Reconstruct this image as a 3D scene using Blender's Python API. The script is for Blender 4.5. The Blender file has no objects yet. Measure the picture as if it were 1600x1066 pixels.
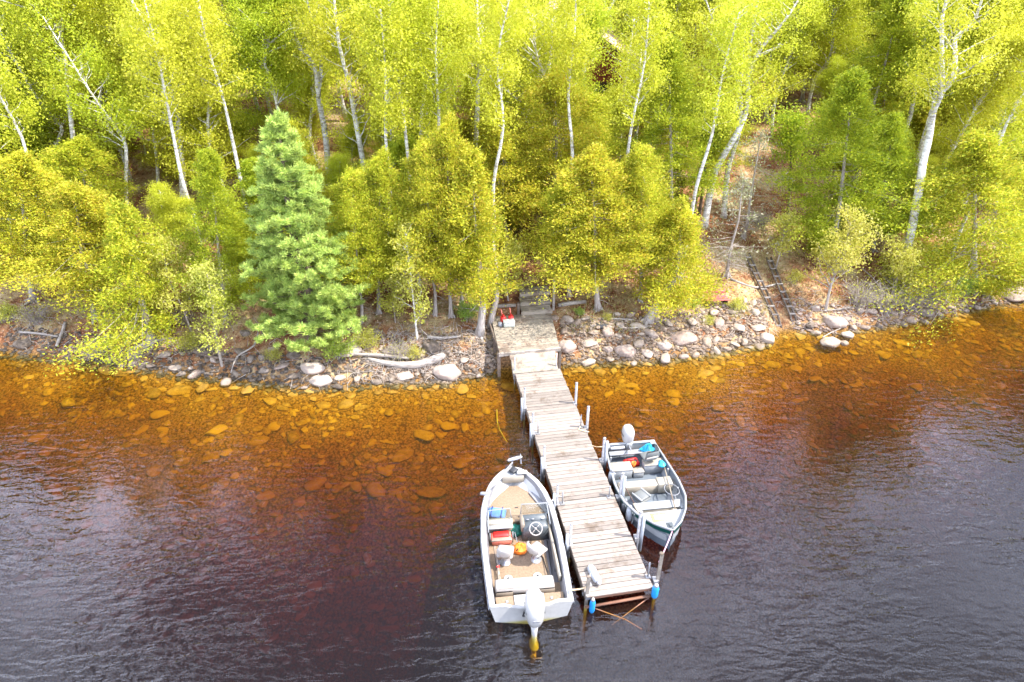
import bpy, math, random
import numpy as np
from mathutils import Vector, Matrix, noise as mnoise
R = math.radians
rng = np.random.default_rng(7)
random.seed(7)
scene = bpy.context.scene
col = scene.collection

# ------------------------------------------------------------------ camera, sky, sun, exposure
CAM_H, PITCH, FOC = 14.0, R(31.0), 24.0
cam_data = bpy.data.cameras.new('camera')
cam_data.lens = FOC; cam_data.sensor_width = 36.0
cam_data.clip_start = 0.1; cam_data.clip_end = 2000
cam = bpy.data.objects.new('camera', cam_data); col.objects.link(cam)
cam.location = (0, 0, CAM_H); cam.rotation_euler = (R(90) - PITCH, 0, 0)
scene.camera = cam

SUN_EL, SUN_AZ = R(58), R(99)          # azimuth clockwise from +Y
world = bpy.data.worlds.new('World'); scene.world = world; world.use_nodes = True
wn, wl = world.node_tree.nodes, world.node_tree.links
wn.clear()
w_out = wn.new('ShaderNodeOutputWorld'); w_bg = wn.new('ShaderNodeBackground')
w_sky = wn.new('ShaderNodeTexSky'); w_sky.sky_type = 'NISHITA'; w_sky.sun_disc = False
w_sky.sun_elevation = SUN_EL; w_sky.sun_rotation = SUN_AZ
w_sky.air_density = 1.0; w_sky.dust_density = 1.2; w_sky.ozone_density = 1.0
w_tc = wn.new('ShaderNodeTexCoord')
w_map = wn.new('ShaderNodeMapping'); w_map.inputs['Scale'].default_value = (1.0, 1.0, 1.9)
w_map.inputs['Location'].default_value = (5.0, 1.0, 3.0)
w_noi = wn.new('ShaderNodeTexNoise'); w_noi.inputs['Scale'].default_value = 1.7
w_noi.inputs['Detail'].default_value = 7; w_noi.inputs['Roughness'].default_value = 0.55
w_rmp = wn.new('ShaderNodeValToRGB')
w_rmp.color_ramp.elements[0].position = 0.42; w_rmp.color_ramp.elements[1].position = 0.68
w_mix = wn.new('ShaderNodeMix'); w_mix.data_type = 'RGBA'
w_mix.inputs[7].default_value = (19.5, 21.0, 26.5, 1)       # lit cloud, in the sky texture's own units
wl.new(w_tc.outputs['Generated'], w_map.inputs['Vector']); wl.new(w_map.outputs[0], w_noi.inputs['Vector'])
wl.new(w_noi.outputs['Fac'], w_rmp.inputs['Fac']); wl.new(w_rmp.outputs['Color'], w_mix.inputs[0])
wl.new(w_sky.outputs['Color'], w_mix.inputs[6]); wl.new(w_mix.outputs[2], w_bg.inputs['Color'])
w_bg.inputs['Strength'].default_value = 0.15
wl.new(w_bg.outputs[0], w_out.inputs['Surface'])

sun_data = bpy.data.lights.new('sun', 'SUN'); sun_data.energy = 4.2; sun_data.angle = R(0.53)
sun_data.color = (1.0, 0.955, 0.88)
sun = bpy.data.objects.new('sun', sun_data); col.objects.link(sun)
sv = Vector((math.sin(SUN_AZ) * math.cos(SUN_EL), math.cos(SUN_AZ) * math.cos(SUN_EL), math.sin(SUN_EL)))
sun.rotation_euler = sv.to_track_quat('Z', 'Y').to_euler(); sun.location = (30, -5, 45)
vs = scene.view_settings
vs.view_transform = 'Standard'; vs.look = 'None'; vs.gamma = 1.0; vs.use_curve_mapping = False
vs.exposure = 1.29
scene.cycles.max_bounces = 10; scene.cycles.transparent_max_bounces = 12
scene.cycles.diffuse_bounces = 4; scene.cycles.transmission_bounces = 6
scene.cycles.caustics_reflective = False; scene.cycles.caustics_refractive = False

# ------------------------------------------------------------------ measuring helpers
def ray(px, py):
    x = (px - 800) / 1066.67; y = (533 - py) / 1066.67
    return Vector((x, math.cos(PITCH) + y * math.sin(PITCH), -math.sin(PITCH) + y * math.cos(PITCH)))
def at_z(px, py, z):
    d = ray(px, py); k = (z - CAM_H) / d.z
    return Vector((d.x * k, d.y * k, z))
def at_y(px, py, Y):
    d = ray(px, py); k = Y / d.y
    return Vector((d.x * k, Y, CAM_H + d.z * k))

SHORE = np.array([(-90, 27), (-45, 24.5), (-30, 23.6), (-20, 22.72), (-15.9, 22.02), (-11.1, 20.92), (-7.4, 20.3),
                  (-4.7, 20.63), (-2.3, 20.71), (-.5, 21.4), (1.95, 21.93), (4.9, 22.11), (7.5, 22.62), (10.2, 23.45),
                  (11.0, 24.3), (11.9, 24.3), (13.1, 24.16), (14.8, 24.59), (17.6, 25.3), (19.4, 26.04), (22.8, 27.06),
                  (30, 28.5), (50, 31), (90, 34)])
def ys(x): return np.interp(x, SHORE[:, 0], SHORE[:, 1])
PD = [-200, -30, -14, -9, -5, -2.2, -.8, 0, .5, 1.2, 2.0, 4.0, 8.0, 17, 40, 80, 200]
PZ = [-9, -8, -5.0, -2.4, -1.02, -.44, -.22, 0, .24, .55, .82, 1.30, 2.25, 4.9, 9.4, 14, 22]
def fbm(x, y, s, seed=0.0):
    return (np.sin(x * s + seed) * np.cos(y * s * 1.13 + seed * 2.1) + .5 * np.sin(x * s * 2.3 + y * s * 1.7 + seed * 3)
            + .3 * np.cos(x * s * 4.1 - y * s * 3.7 + seed))
def gz(x, y):
    x = np.asarray(x, float); y = np.asarray(y, float)
    d = y - ys(x)
    z = np.interp(d, PD, PZ)
    n = fbm(x, y, .55, 1.3) * .5 + fbm(x, y, 1.9, 4.2) * .2
    amp = np.clip(np.abs(d) * .09, .02, .22)
    return z + n * amp
def G(x, y): return float(gz(x, y))
def hit(px, py):
    d = ray(px, py); k = 10.0
    while k < 160:
        p = Vector((0, 0, CAM_H)) + d * k
        if p.z < G(p.x, p.y): break
        k += .04
    return p

# ------------------------------------------------------------------ materials
def mat(name):
    m = bpy.data.materials.new(name); m.use_nodes = True
    return m, m.node_tree.nodes, m.node_tree.links, m.node_tree.nodes['Principled BSDF']
def noise_node(n, l, scale, detail=5, rough=.6, vec=None, coord='Object', stretch=None):
    tc = n.new('ShaderNodeTexCoord'); src = tc.outputs[coord]
    if stretch:
        mp = n.new('ShaderNodeMapping'); mp.inputs['Scale'].default_value = stretch
        l.new(src, mp.inputs['Vector']); src = mp.outputs[0]
    t = n.new('ShaderNodeTexNoise'); t.inputs['Scale'].default_value = scale
    t.inputs['Detail'].default_value = detail; t.inputs['Roughness'].default_value = rough
    l.new(src, t.inputs['Vector'])
    return t
def ramp(n, l, src, stops):
    r = n.new('ShaderNodeValToRGB'); e = r.color_ramp.elements
    while len(e) < len(stops): e.new(.5)
    for el, (p, c) in zip(e, stops):
        el.position = p; el.color = (c[0], c[1], c[2], 1)
    l.new(src, r.inputs['Fac'])
    return r
def mixc(n, l, fac, a, b, mode='MIX'):
    m = n.new('ShaderNodeMix'); m.data_type = 'RGBA'; m.blend_type = mode
    for s, v in ((0, fac), (6, a), (7, b)):
        if hasattr(v, 'is_linked') or hasattr(v, 'links'): l.new(v, m.inputs[s])
        elif s == 0: m.inputs[0].default_value = v
        else: m.inputs[s].default_value = (v[0], v[1], v[2], 1)
    return m.outputs[2]
def plain(name, c, rough=.5, metal=0, var=.12, scale=6, bump=.0):
    m, n, l, b = mat(name)
    t = noise_node(n, l, scale)
    lo = tuple(max(0, v * (1 - var * 1.6)) for v in c); hi = tuple(min(1, v * (1 + var)) for v in c)
    r = ramp(n, l, t.outputs['Fac'], [(.3, lo), (.65, hi)])
    l.new(r.outputs[0], b.inputs['Base Color'])
    b.inputs['Roughness'].default_value = rough; b.inputs['Metallic'].default_value = metal
    if bump:
        bp = n.new('ShaderNodeBump'); bp.inputs['Strength'].default_value = bump; bp.inputs['Distance'].default_value = .01
        l.new(t.outputs['Fac'], bp.inputs['Height']); l.new(bp.outputs[0], b.inputs['Normal'])
    return m
def leafmat(name, cols, trans=.45, gloss=.5):
    m, n, l, b = mat(name)
    geo = n.new('ShaderNodeNewGeometry'); oi = n.new('ShaderNodeObjectInfo')
    k = len(cols)
    r = ramp(n, l, geo.outputs['Random Per Island'], [(i / (k - 1) * .999, c) for i, c in enumerate(cols)])
    hsv = n.new('ShaderNodeHueSaturation')
    mr = n.new('ShaderNodeMapRange'); mr.inputs[3].default_value = .478; mr.inputs[4].default_value = .498
    l.new(oi.outputs['Random'], mr.inputs[0]); l.new(mr.outputs[0], hsv.inputs['Hue'])
    t = noise_node(n, l, 1.9, 3)
    mv = n.new('ShaderNodeMapRange'); mv.inputs[1].default_value = .3; mv.inputs[2].default_value = .7
    mv.inputs[3].default_value = .72; mv.inputs[4].default_value = 1.2
    l.new(t.outputs['Fac'], mv.inputs[0]); l.new(mv.outputs[0], hsv.inputs['Value'])
    l.new(r.outputs[0], hsv.inputs['Color'])
    l.new(hsv.outputs[0], b.inputs['Base Color'])
    b.inputs['Roughness'].default_value = gloss; b.inputs['Specular IOR Level'].default_value = .25
    tr = n.new('ShaderNodeBsdfTranslucent'); l.new(hsv.outputs[0], tr.inputs['Color'])
    mx = n.new('ShaderNodeMixShader'); mx.inputs[0].default_value = trans
    l.new(b.outputs[0], mx.inputs[1]); l.new(tr.outputs[0], mx.inputs[2])
    l.new(mx.outputs[0], n['Material Output'].inputs['Surface'])
    return m

M = {}
M['birch_leaf'] = leafmat('birch_leaves', [(.42, .50, .03), (.50, .57, .035), (.58, .62, .05), (.64, .66, .08)], .5)
M['birch_leaf_green'] = leafmat('poplar_leaves', [(.36, .47, .03), (.48, .56, .035), (.58, .63, .05)], .5)
M['cedar_leaf'] = leafmat('cedar_sprays', [(.24, .32, .025), (.40, .47, .03), (.51, .56, .035), (.62, .61, .05), (.62, .51, .055)], .46)
M['cedar_green'] = leafmat('cedar_sprays_green', [(.22, .32, .025), (.30, .42, .025), (.42, .51, .03), (.50, .54, .04)], .45)
M['pine_leaf'] = leafmat('pine_needles', [(.26, .42, .10), (.42, .58, .13), (.62, .74, .18)], .42)
M['spruce_leaf'] = leafmat('spruce_needles', [(.04, .085, .02), (.08, .14, .03), (.14, .20, .04)], .25)
M['pale_leaf'] = leafmat('young_leaves', [(.44, .50, .06), (.58, .60, .10), (.68, .66, .18)], .5)
M['shrub_leaf'] = leafmat('shrub_leaves', [(.24, .42, .05), (.38, .54, .08), (.50, .60, .12)], .45)
M['gray_needle'] = leafmat('grey_dry_needles', [(.26, .25, .15), (.40, .38, .26), (.30, .36, .12)], .3)
M['litter'] = leafmat('fallen_leaves', [(.18, .07, .03), (.38, .17, .075), (.50, .30, .16), (.54, .42, .27)], .1)
M['grass'] = leafmat('grass_blades', [(.42, .36, .14), (.60, .52, .24), (.34, .40, .06)], .35)

def barkmat(name, cols, scale=7, stretch=(1, 1, .35), bump=.6):
    m, n, l, b = mat(name)
    t = noise_node(n, l, scale, 6, .65, stretch=stretch)
    r = ramp(n, l, t.outputs['Fac'], [(.28 + .4 * i / (len(cols) - 1), c) for i, c in enumerate(cols)])
    l.new(r.outputs[0], b.inputs['Base Color']); b.inputs['Roughness'].default_value = .9
    bp = n.new('ShaderNodeBump'); bp.inputs['Strength'].default_value = bump; bp.inputs['Distance'].default_value = .03
    l.new(t.outputs['Fac'], bp.inputs['Height']); l.new(bp.outputs[0], b.inputs['Normal'])
    return m
M['birch_bark'] = barkmat('birch_bark', [(.06, .05, .04), (.40, .36, .31), (.70, .67, .61), (.80, .77, .72)], 5, (.7, .7, 2.2), .3)
M['cedar_bark'] = barkmat('cedar_bark', [(.16, .12, .10), (.34, .29, .25), (.50, .45, .40)], 9, (1.5, 1.5, .18))
M['dark_bark'] = barkmat('dark_bark', [(.06, .045, .035), (.16, .11, .08), (.26, .19, .14)], 9, (1, 1, .3))
M['twig'] = barkmat('dry_twig', [(.18, .14, .11), (.36, .30, .25), (.50, .44, .38)], 12)
M['driftwood'] = barkmat('driftwood', [(.14, .11, .085), (.32, .27, .225), (.46, .41, .35)], 8, (.3, 2, 2), .8)

# weathered planks: grain along local x, every plank its own tone
def woodmat(name, base, stain, stainpos=.62, grain=(1.2, 14, 14)):
    m, n, l, b = mat(name)
    oi = n.new('ShaderNodeObjectInfo'); tc = n.new('ShaderNodeTexCoord')
    vm = n.new('ShaderNodeVectorMath'); vm.operation = 'ADD'
    cmb = n.new('ShaderNodeMath'); cmb.operation = 'MULTIPLY'; cmb.inputs[1].default_value = 40
    l.new(oi.outputs['Random'], cmb.inputs[0])
    l.new(tc.outputs['Object'], vm.inputs[0]); l.new(cmb.outputs[0], vm.inputs[1])
    mp = n.new('ShaderNodeMapping'); mp.inputs['Scale'].default_value = grain
    l.new(vm.outputs[0], mp.inputs['Vector'])
    t = n.new('ShaderNodeTexNoise'); t.inputs['Scale'].default_value = 3.2; t.inputs['Detail'].default_value = 7
    t.inputs['Roughness'].default_value = .7; l.new(mp.outputs[0], t.inputs['Vector'])
    r = ramp(n, l, t.outputs['Fac'], [(.3, tuple(v * .55 for v in base)), (.5, base), (.72, tuple(min(1, v * 1.22) for v in base))])
    # worn stains in world space
    geo = n.new('ShaderNodeNewGeometry')
    t2 = n.new('ShaderNodeTexNoise'); t2.inputs['Scale'].default_value = 1.7; t2.inputs['Detail'].default_value = 8
    t2.inputs['Roughness'].default_value = .72; l.new(geo.outputs['Position'], t2.inputs['Vector'])
    f = ramp(n, l, t2.outputs['Fac'], [(stainpos - .06, (0, 0, 0)), (stainpos + .06, (.75, .75, .75))])
    c1 = mixc(n, l, f.outputs[0], r.outputs[0], stain)
    tone = n.new('ShaderNodeMapRange'); tone.inputs[3].default_value = .72; tone.inputs[4].default_value = 1.15
    l.new(oi.outputs['Random'], tone.inputs[0])
    hs = n.new('ShaderNodeHueSaturation'); l.new(c1, hs.inputs['Color']); l.new(tone.outputs[0], hs.inputs['Value'])
    l.new(hs.outputs[0], b.inputs['Base Color']); b.inputs['Roughness'].default_value = .85
    bp = n.new('ShaderNodeBump'); bp.inputs['Strength'].default_value = .5; bp.inputs['Distance'].default_value = .006
    l.new(t.outputs['Fac'], bp.inputs['Height']); l.new(bp.outputs[0], b.inputs['Normal'])
    return m
M['plank'] = woodmat('weathered_plank', (.25, .208, .172), (.12, .08, .05), .59)
M['plank_tan'] = woodmat('tan_plank', (.30, .25, .185), (.14, .09, .06), .55)
M['plank_dark'] = woodmat('dark_wet_wood', (.16, .12, .09), (.07, .05, .03), .55)
M['plank_rust'] = woodmat('red_brown_wood', (.26, .12, .07), (.12, .07, .05), .6)
M['old_timber'] = woodmat('old_timber', (.33, .28, .23), (.14, .11, .08), .55)

def rockmat(name, cols, spk=.5):
    m, n, l, b = mat(name)
    oi = n.new('ShaderNodeObjectInfo')
    geo = n.new('ShaderNodeNewGeometry')
    t = n.new('ShaderNodeTexNoise'); t.inputs['Scale'].default_value = 5; t.inputs['Detail'].default_value = 8
    t.inputs['Roughness'].default_value = .7; l.new(geo.outputs['Position'], t.inputs['Vector'])
    add = n.new('ShaderNodeMath'); add.operation = 'ADD'
    rr = n.new('ShaderNodeMath'); rr.operation = 'MULTIPLY_ADD'; rr.inputs[1].default_value = .34; rr.inputs[2].default_value = -.17
    l.new(geo.outputs['Random Per Island'], rr.inputs[0])
    rr2 = n.new('ShaderNodeMath'); rr2.operation = 'MULTIPLY_ADD'; rr2.inputs[1].default_value = .30; rr2.inputs[2].default_value = -.15
    l.new(oi.outputs['Random'], rr2.inputs[0])
    l.new(rr.outputs[0], add.inputs[0]); l.new(rr2.outputs[0], add.inputs[1])
    ad2 = n.new('ShaderNodeMath'); ad2.operation = 'ADD'; l.new(add.outputs[0], ad2.inputs[0]); l.new(t.outputs['Fac'], ad2.inputs[1])
    r = ramp(n, l, ad2.outputs[0], [(.25 + .5 * i / (len(cols) - 1), c) for i, c in enumerate(cols)])
    t2 = n.new('ShaderNodeTexNoise'); t2.inputs['Scale'].default_value = 38; t2.inputs['Detail'].default_value = 4
    l.new(geo.outputs['Position'], t2.inputs['Vector'])
    f = ramp(n, l, t2.outputs['Fac'], [(.56, (0, 0, 0)), (.66, (spk, spk, spk))])
    c = mixc(n, l, f.outputs[0], r.outputs[0], (.42, .38, .34))
    # wet, algae stained skin below and just above the water line: it stays where the water is
    sp = n.new('ShaderNodeSeparateXYZ'); l.new(geo.outputs['Position'], sp.inputs[0])
    wet = n.new('ShaderNodeMapRange'); wet.inputs[1].default_value = .03; wet.inputs[2].default_value = .09
    wet.inputs[3].default_value = .62; wet.inputs[4].default_value = 1
    l.new(sp.outputs['Z'], wet.inputs[0])
    hs = n.new('ShaderNodeHueSaturation'); l.new(c, hs.inputs['Color']); l.new(wet.outputs[0], hs.inputs['Value'])
    l.new(hs.outputs[0], b.inputs['Base Color']); b.inputs['Roughness'].default_value = .85
    bp = n.new('ShaderNodeBump'); bp.inputs['Strength'].default_value = .6; bp.inputs['Distance'].default_value = .03
    l.new(t.outputs['Fac'], bp.inputs['Height']); l.new(bp.outputs[0], b.inputs['Normal'])
    return m
M['rock_pale'] = rockmat('granite_pale', [(.09, .056, .034), (.20, .138, .09), (.31, .228, .16), (.39, .31, .235)])
M['rock_grey'] = rockmat('granite_grey', [(.04, .027, .017), (.11, .08, .056), (.23, .18, .14)], .2)
M['rock_pink'] = rockmat('granite_pink', [(.16, .105, .08), (.29, .205, .155), (.38, .30, .24)])
M['rock_bed'] = rockmat('bed_stone', [(.12, .068, .03), (.26, .145, .06), (.44, .255, .11), (.56, .35, .15)], .08)

M['white'] = plain('white_gelcoat', (.43, .415, .39), .25, 0, .05)
M['offwhite'] = plain('cream_vinyl', (.32, .28, .22), .45, 0, .06)
M['seat_white'] = plain('seat_vinyl', (.36, .325, .295), .4, 0, .04)
M['tan_vinyl'] = plain('tan_vinyl', (.22, .175, .13), .5, 0, .08)
M['carpet'] = plain('tan_carpet', (.235, .165, .105), .95, 0, .14, 22, .5)
M['carpet_grey'] = plain('grey_carpet', (.14, .13, .13), .95, 0, .14, 60, .5)
M['grey'] = plain('grey_plastic', (.22, .22, .23), .5)
M['seat_grey'] = plain('grey_seat', (.13, .135, .13), .55, 0, .06)
M['dash'] = plain('dark_dash', (.07, .08, .085), .4)
M['black'] = plain('black_rubber', (.02, .02, .022), .5)
M['alu'] = plain('brushed_aluminium', (.55, .56, .58), .35, .6, .08)
M['alu_paint'] = plain('pale_grey_paint', (.125, .145, .165), .45, 0, .07)
M['alu_light'] = plain('light_grey_paint', (.27, .275, .275), .4, 0, .05)
M['steel'] = plain('galvanised_steel', (.30, .29, .29), .55, .35, .2, 9)
M['pvc'] = plain('white_plastic_pipe', (.34, .355, .375), .4, 0, .10)
M['blue'] = plain('blue_vinyl', (.02, .26, .62), .4)
M['blue_bag'] = plain('blue_cloth', (.10, .24, .60), .6)
M['navy'] = plain('navy_strap', (.01, .03, .16), .6)
M['teal_tarp'] = plain('turquoise_tarp', (.03, .36, .58), .4, 0, .35, 9, .4)
M['green_cloth'] = plain('green_cloth', (.005, .14, .10), .6, 0, .3, 8, .4)
M['green_paint'] = plain('dark_green_paint', (.005, .05, .04), .3)
M['orange'] = plain('orange_cloth', (.85, .20, .015), .6, 0, .25, 9, .4)
M['red'] = plain('red_plastic', (.62, .025, .02), .35, 0, .1)
M['red_soft'] = plain('faded_red_plastic', (.70, .20, .14), .5)
M['red_paint'] = plain('faded_red_paint', (.40, .10, .08), .7, 0, .25, 12)
M['rope'] = plain('tan_rope', (.60, .44, .26), .8, 0, .2, 40)
M['rope_pink'] = plain('pink_rope', (.62, .34, .46), .8, 0, .2, 40)
M['rope_orange'] = plain('orange_brown_line', (.52, .20, .07), .8, 0, .2, 30)
M['foam'] = plain('styrofoam', (.50, .50, .42), .8)
M['siding'] = plain('red_brown_siding', (.28, .055, .03), .7, 0, .2, 5)
M['roof'] = plain('faded_pink_shingles', (.52, .33, .26), .9, 0, .18, 14, .5)
M['trim'] = plain('dark_brown_trim', (.07, .035, .025), .6)
M['char'] = plain('charred_ash', (.05, .05, .055), .9)
M['wood_hatch'] = plain('varnished_wood', (.55, .36, .15), .4, 0, .15, 20)
m_, n_, l_, b_ = mat('window_glass'); b_.inputs['Base Color'].default_value = (.04, .05, .06, 1)
b_.inputs['Roughness'].default_value = .05; M['glass'] = m_
m_, n_, l_, b_ = mat('clear_acrylic')
tr_ = n_.new('ShaderNodeBsdfTransparent'); tr_.inputs[0].default_value = (.86, .88, .86, 1)
gl_ = n_.new('ShaderNodeBsdfGlossy'); gl_.inputs['Roughness'].default_value = .05
mx_ = n_.new('ShaderNodeMixShader'); mx_.inputs[0].default_value = .10
l_.new(tr_.outputs[0], mx_.inputs[1]); l_.new(gl_.outputs[0], mx_.inputs[2]); l_.new(mx_.outputs[0], n_['Material Output'].inputs['Surface'])
M['acrylic'] = m_

# ground and lake bed
m_, n_, l_, b_ = mat('forest_floor_and_lake_bed')
geo_ = n_.new('ShaderNodeNewGeometry')
def tnoise(scale, det=8, ro=.65):
    t = n_.new('ShaderNodeTexNoise'); t.inputs['Scale'].default_value = scale; t.inputs['Detail'].default_value = det
    t.inputs['Roughness'].default_value = ro; l_.new(geo_.outputs['Position'], t.inputs['Vector']); return t
ta, tb, tc_ = tnoise(.55), tnoise(3.5), tnoise(22, 5)
soil = ramp(n_, l_, tb.outputs['Fac'], [(.30, (.07, .035, .02)), (.45, (.22, .095, .045)), (.58, (.34, .18, .09)), (.72, (.44, .30, .18))])
straw = ramp(n_, l_, tb.outputs['Fac'], [(.30, (.24, .16, .075)), (.5, (.42, .31, .16)), (.7, (.54, .45, .28))])
pf = ramp(n_, l_, ta.outputs['Fac'], [(.46, (0, 0, 0)), (.58, (1, 1, 1))])
land = mixc(n_, l_, pf.outputs[0], soil.outputs[0], straw.outputs[0])
fine = ramp(n_, l_, tc_.outputs['Fac'], [(.30, (.45, .45, .45)), (.65, (1.15, 1.1, 1.05))])
land2 = mixc(n_, l_, 1.0, land, fine.outputs[0], 'MULTIPLY')
vor = n_.new('ShaderNodeTexVoronoi'); vor.inputs['Scale'].default_value = 13; l_.new(geo_.outputs['Position'], vor.inputs['Vector'])
bed = ramp(n_, l_, vor.outputs['Distance'], [(.05, (.36, .205, .085)), (.45, (.27, .155, .065)), (.75, (.11, .06, .028))])
bed2 = mixc(n_, l_, 1.0, bed.outputs[0], fine.outputs[0], 'MULTIPLY')
sep_ = n_.new('ShaderNodeSeparateXYZ'); l_.new(geo_.outputs['Position'], sep_.inputs[0])
zf = n_.new('ShaderNodeMapRange'); zf.inputs[1].default_value = .0; zf.inputs[2].default_value = .12; l_.new(sep_.outputs['Z'], zf.inputs[0])
gc = mixc(n_, l_, zf.outputs[0], bed2, land2)
l_.new(gc, b_.inputs['Base Color']); b_.inputs['Roughness'].default_value = 1.0; b_.inputs['Specular IOR Level'].default_value = .1
bp_ = n_.new('ShaderNodeBump'); bp_.inputs['Strength'].default_value = .9; bp_.inputs['Distance'].default_value = .06
l_.new(tb.outputs['Fac'], bp_.inputs['Height']); l_.new(bp_.outputs[0], b_.inputs['Normal'])
M['ground'] = m_

# tannin-brown lake water: clear surface with real absorption below it
m_, n_, l_, b_ = mat('tannin_water'); n_.remove(b_)
out_ = n_['Material Output']
geo_ = n_.new('ShaderNodeNewGeometry')
def wnoise(scale, st, det=3, ro=.5, dist=0.0):
    mp = n_.new('ShaderNodeMapping'); mp.inputs['Scale'].default_value = st; mp.inputs['Rotation'].default_value = (0, 0, R(-24))
    l_.new(geo_.outputs['Position'], mp.inputs['Vector'])
    t = n_.new('ShaderNodeTexNoise'); t.inputs['Scale'].default_value = scale; t.inputs['Detail'].default_value = det
    t.inputs['Roughness'].default_value = ro; t.inputs['Distortion'].default_value = dist
    l_.new(mp.outputs[0], t.inputs['Vector']); return t
w1 = wnoise(3.6, (.5, 1.4, 1), 2, .5, .6); w2 = wnoise(10, (.6, 1.3, 1), 1, .5, .3); w3 = wnoise(.22, (1, 1.6, 1), 3)
sm = n_.new('ShaderNodeMath'); sm.operation = 'MULTIPLY_ADD'; sm.inputs[1].default_value = .15
l_.new(w2.outputs['Fac'], sm.inputs[0]); l_.new(w1.outputs['Fac'], sm.inputs[2])
wa = n_.new('ShaderNodeMapRange'); wa.inputs[1].default_value = .38; wa.inputs[2].default_value = .62
wa.inputs[3].default_value = .28; wa.inputs[4].default_value = 1.0; l_.new(w3.outputs['Fac'], wa.inputs[0])
bp_ = n_.new('ShaderNodeBump'); bp_.inputs['Distance'].default_value = .038
l_.new(wa.outputs[0], bp_.inputs['Strength']); l_.new(sm.outputs[0], bp_.inputs['Height'])
fr_ = n_.new('ShaderNodeFresnel'); fr_.inputs['IOR'].default_value = 1.50; l_.new(bp_.outputs[0], fr_.inputs['Normal'])
inv = n_.new('ShaderNodeMath'); inv.operation = 'SUBTRACT'; inv.inputs[0].default_value = 1; l_.new(geo_.outputs['Backfacing'], inv.inputs[1])
ff = n_.new('ShaderNodeMath'); ff.operation = 'MULTIPLY'; l_.new(fr_.outputs[0], ff.inputs[0]); l_.new(inv.outputs[0], ff.inputs[1])
gl_ = n_.new('ShaderNodeBsdfGlossy'); gl_.inputs['Roughness'].default_value = .04; l_.new(bp_.outputs[0], gl_.inputs['Normal'])
tr_ = n_.new('ShaderNodeBsdfTransparent')
mx_ = n_.new('ShaderNodeMixShader'); l_.new(ff.outputs[0], mx_.inputs[0]); l_.new(tr_.outputs[0], mx_.inputs[1]); l_.new(gl_.outputs[0], mx_.inputs[2])
df_ = n_.new('ShaderNodeBsdfDiffuse'); df_.inputs['Color'].default_value = (.52, .36, .26, 1)     # brown veil in the surface colour, standing in for light scattered inside the water
md_ = n_.new('ShaderNodeMixShader'); md_.inputs[0].default_value = .012
l_.new(mx_.outputs[0], md_.inputs[1]); l_.new(df_.outputs[0], md_.inputs[2]); l_.new(md_.outputs[0], out_.inputs['Surface'])
va = n_.new('ShaderNodeVolumeAbsorption'); va.inputs['Color'].default_value = (.878, .792, .02, 1); va.inputs['Density'].default_value = 4.9
l_.new(va.outputs[0], out_.inputs['Volume'])
M['water'] = m_

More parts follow.
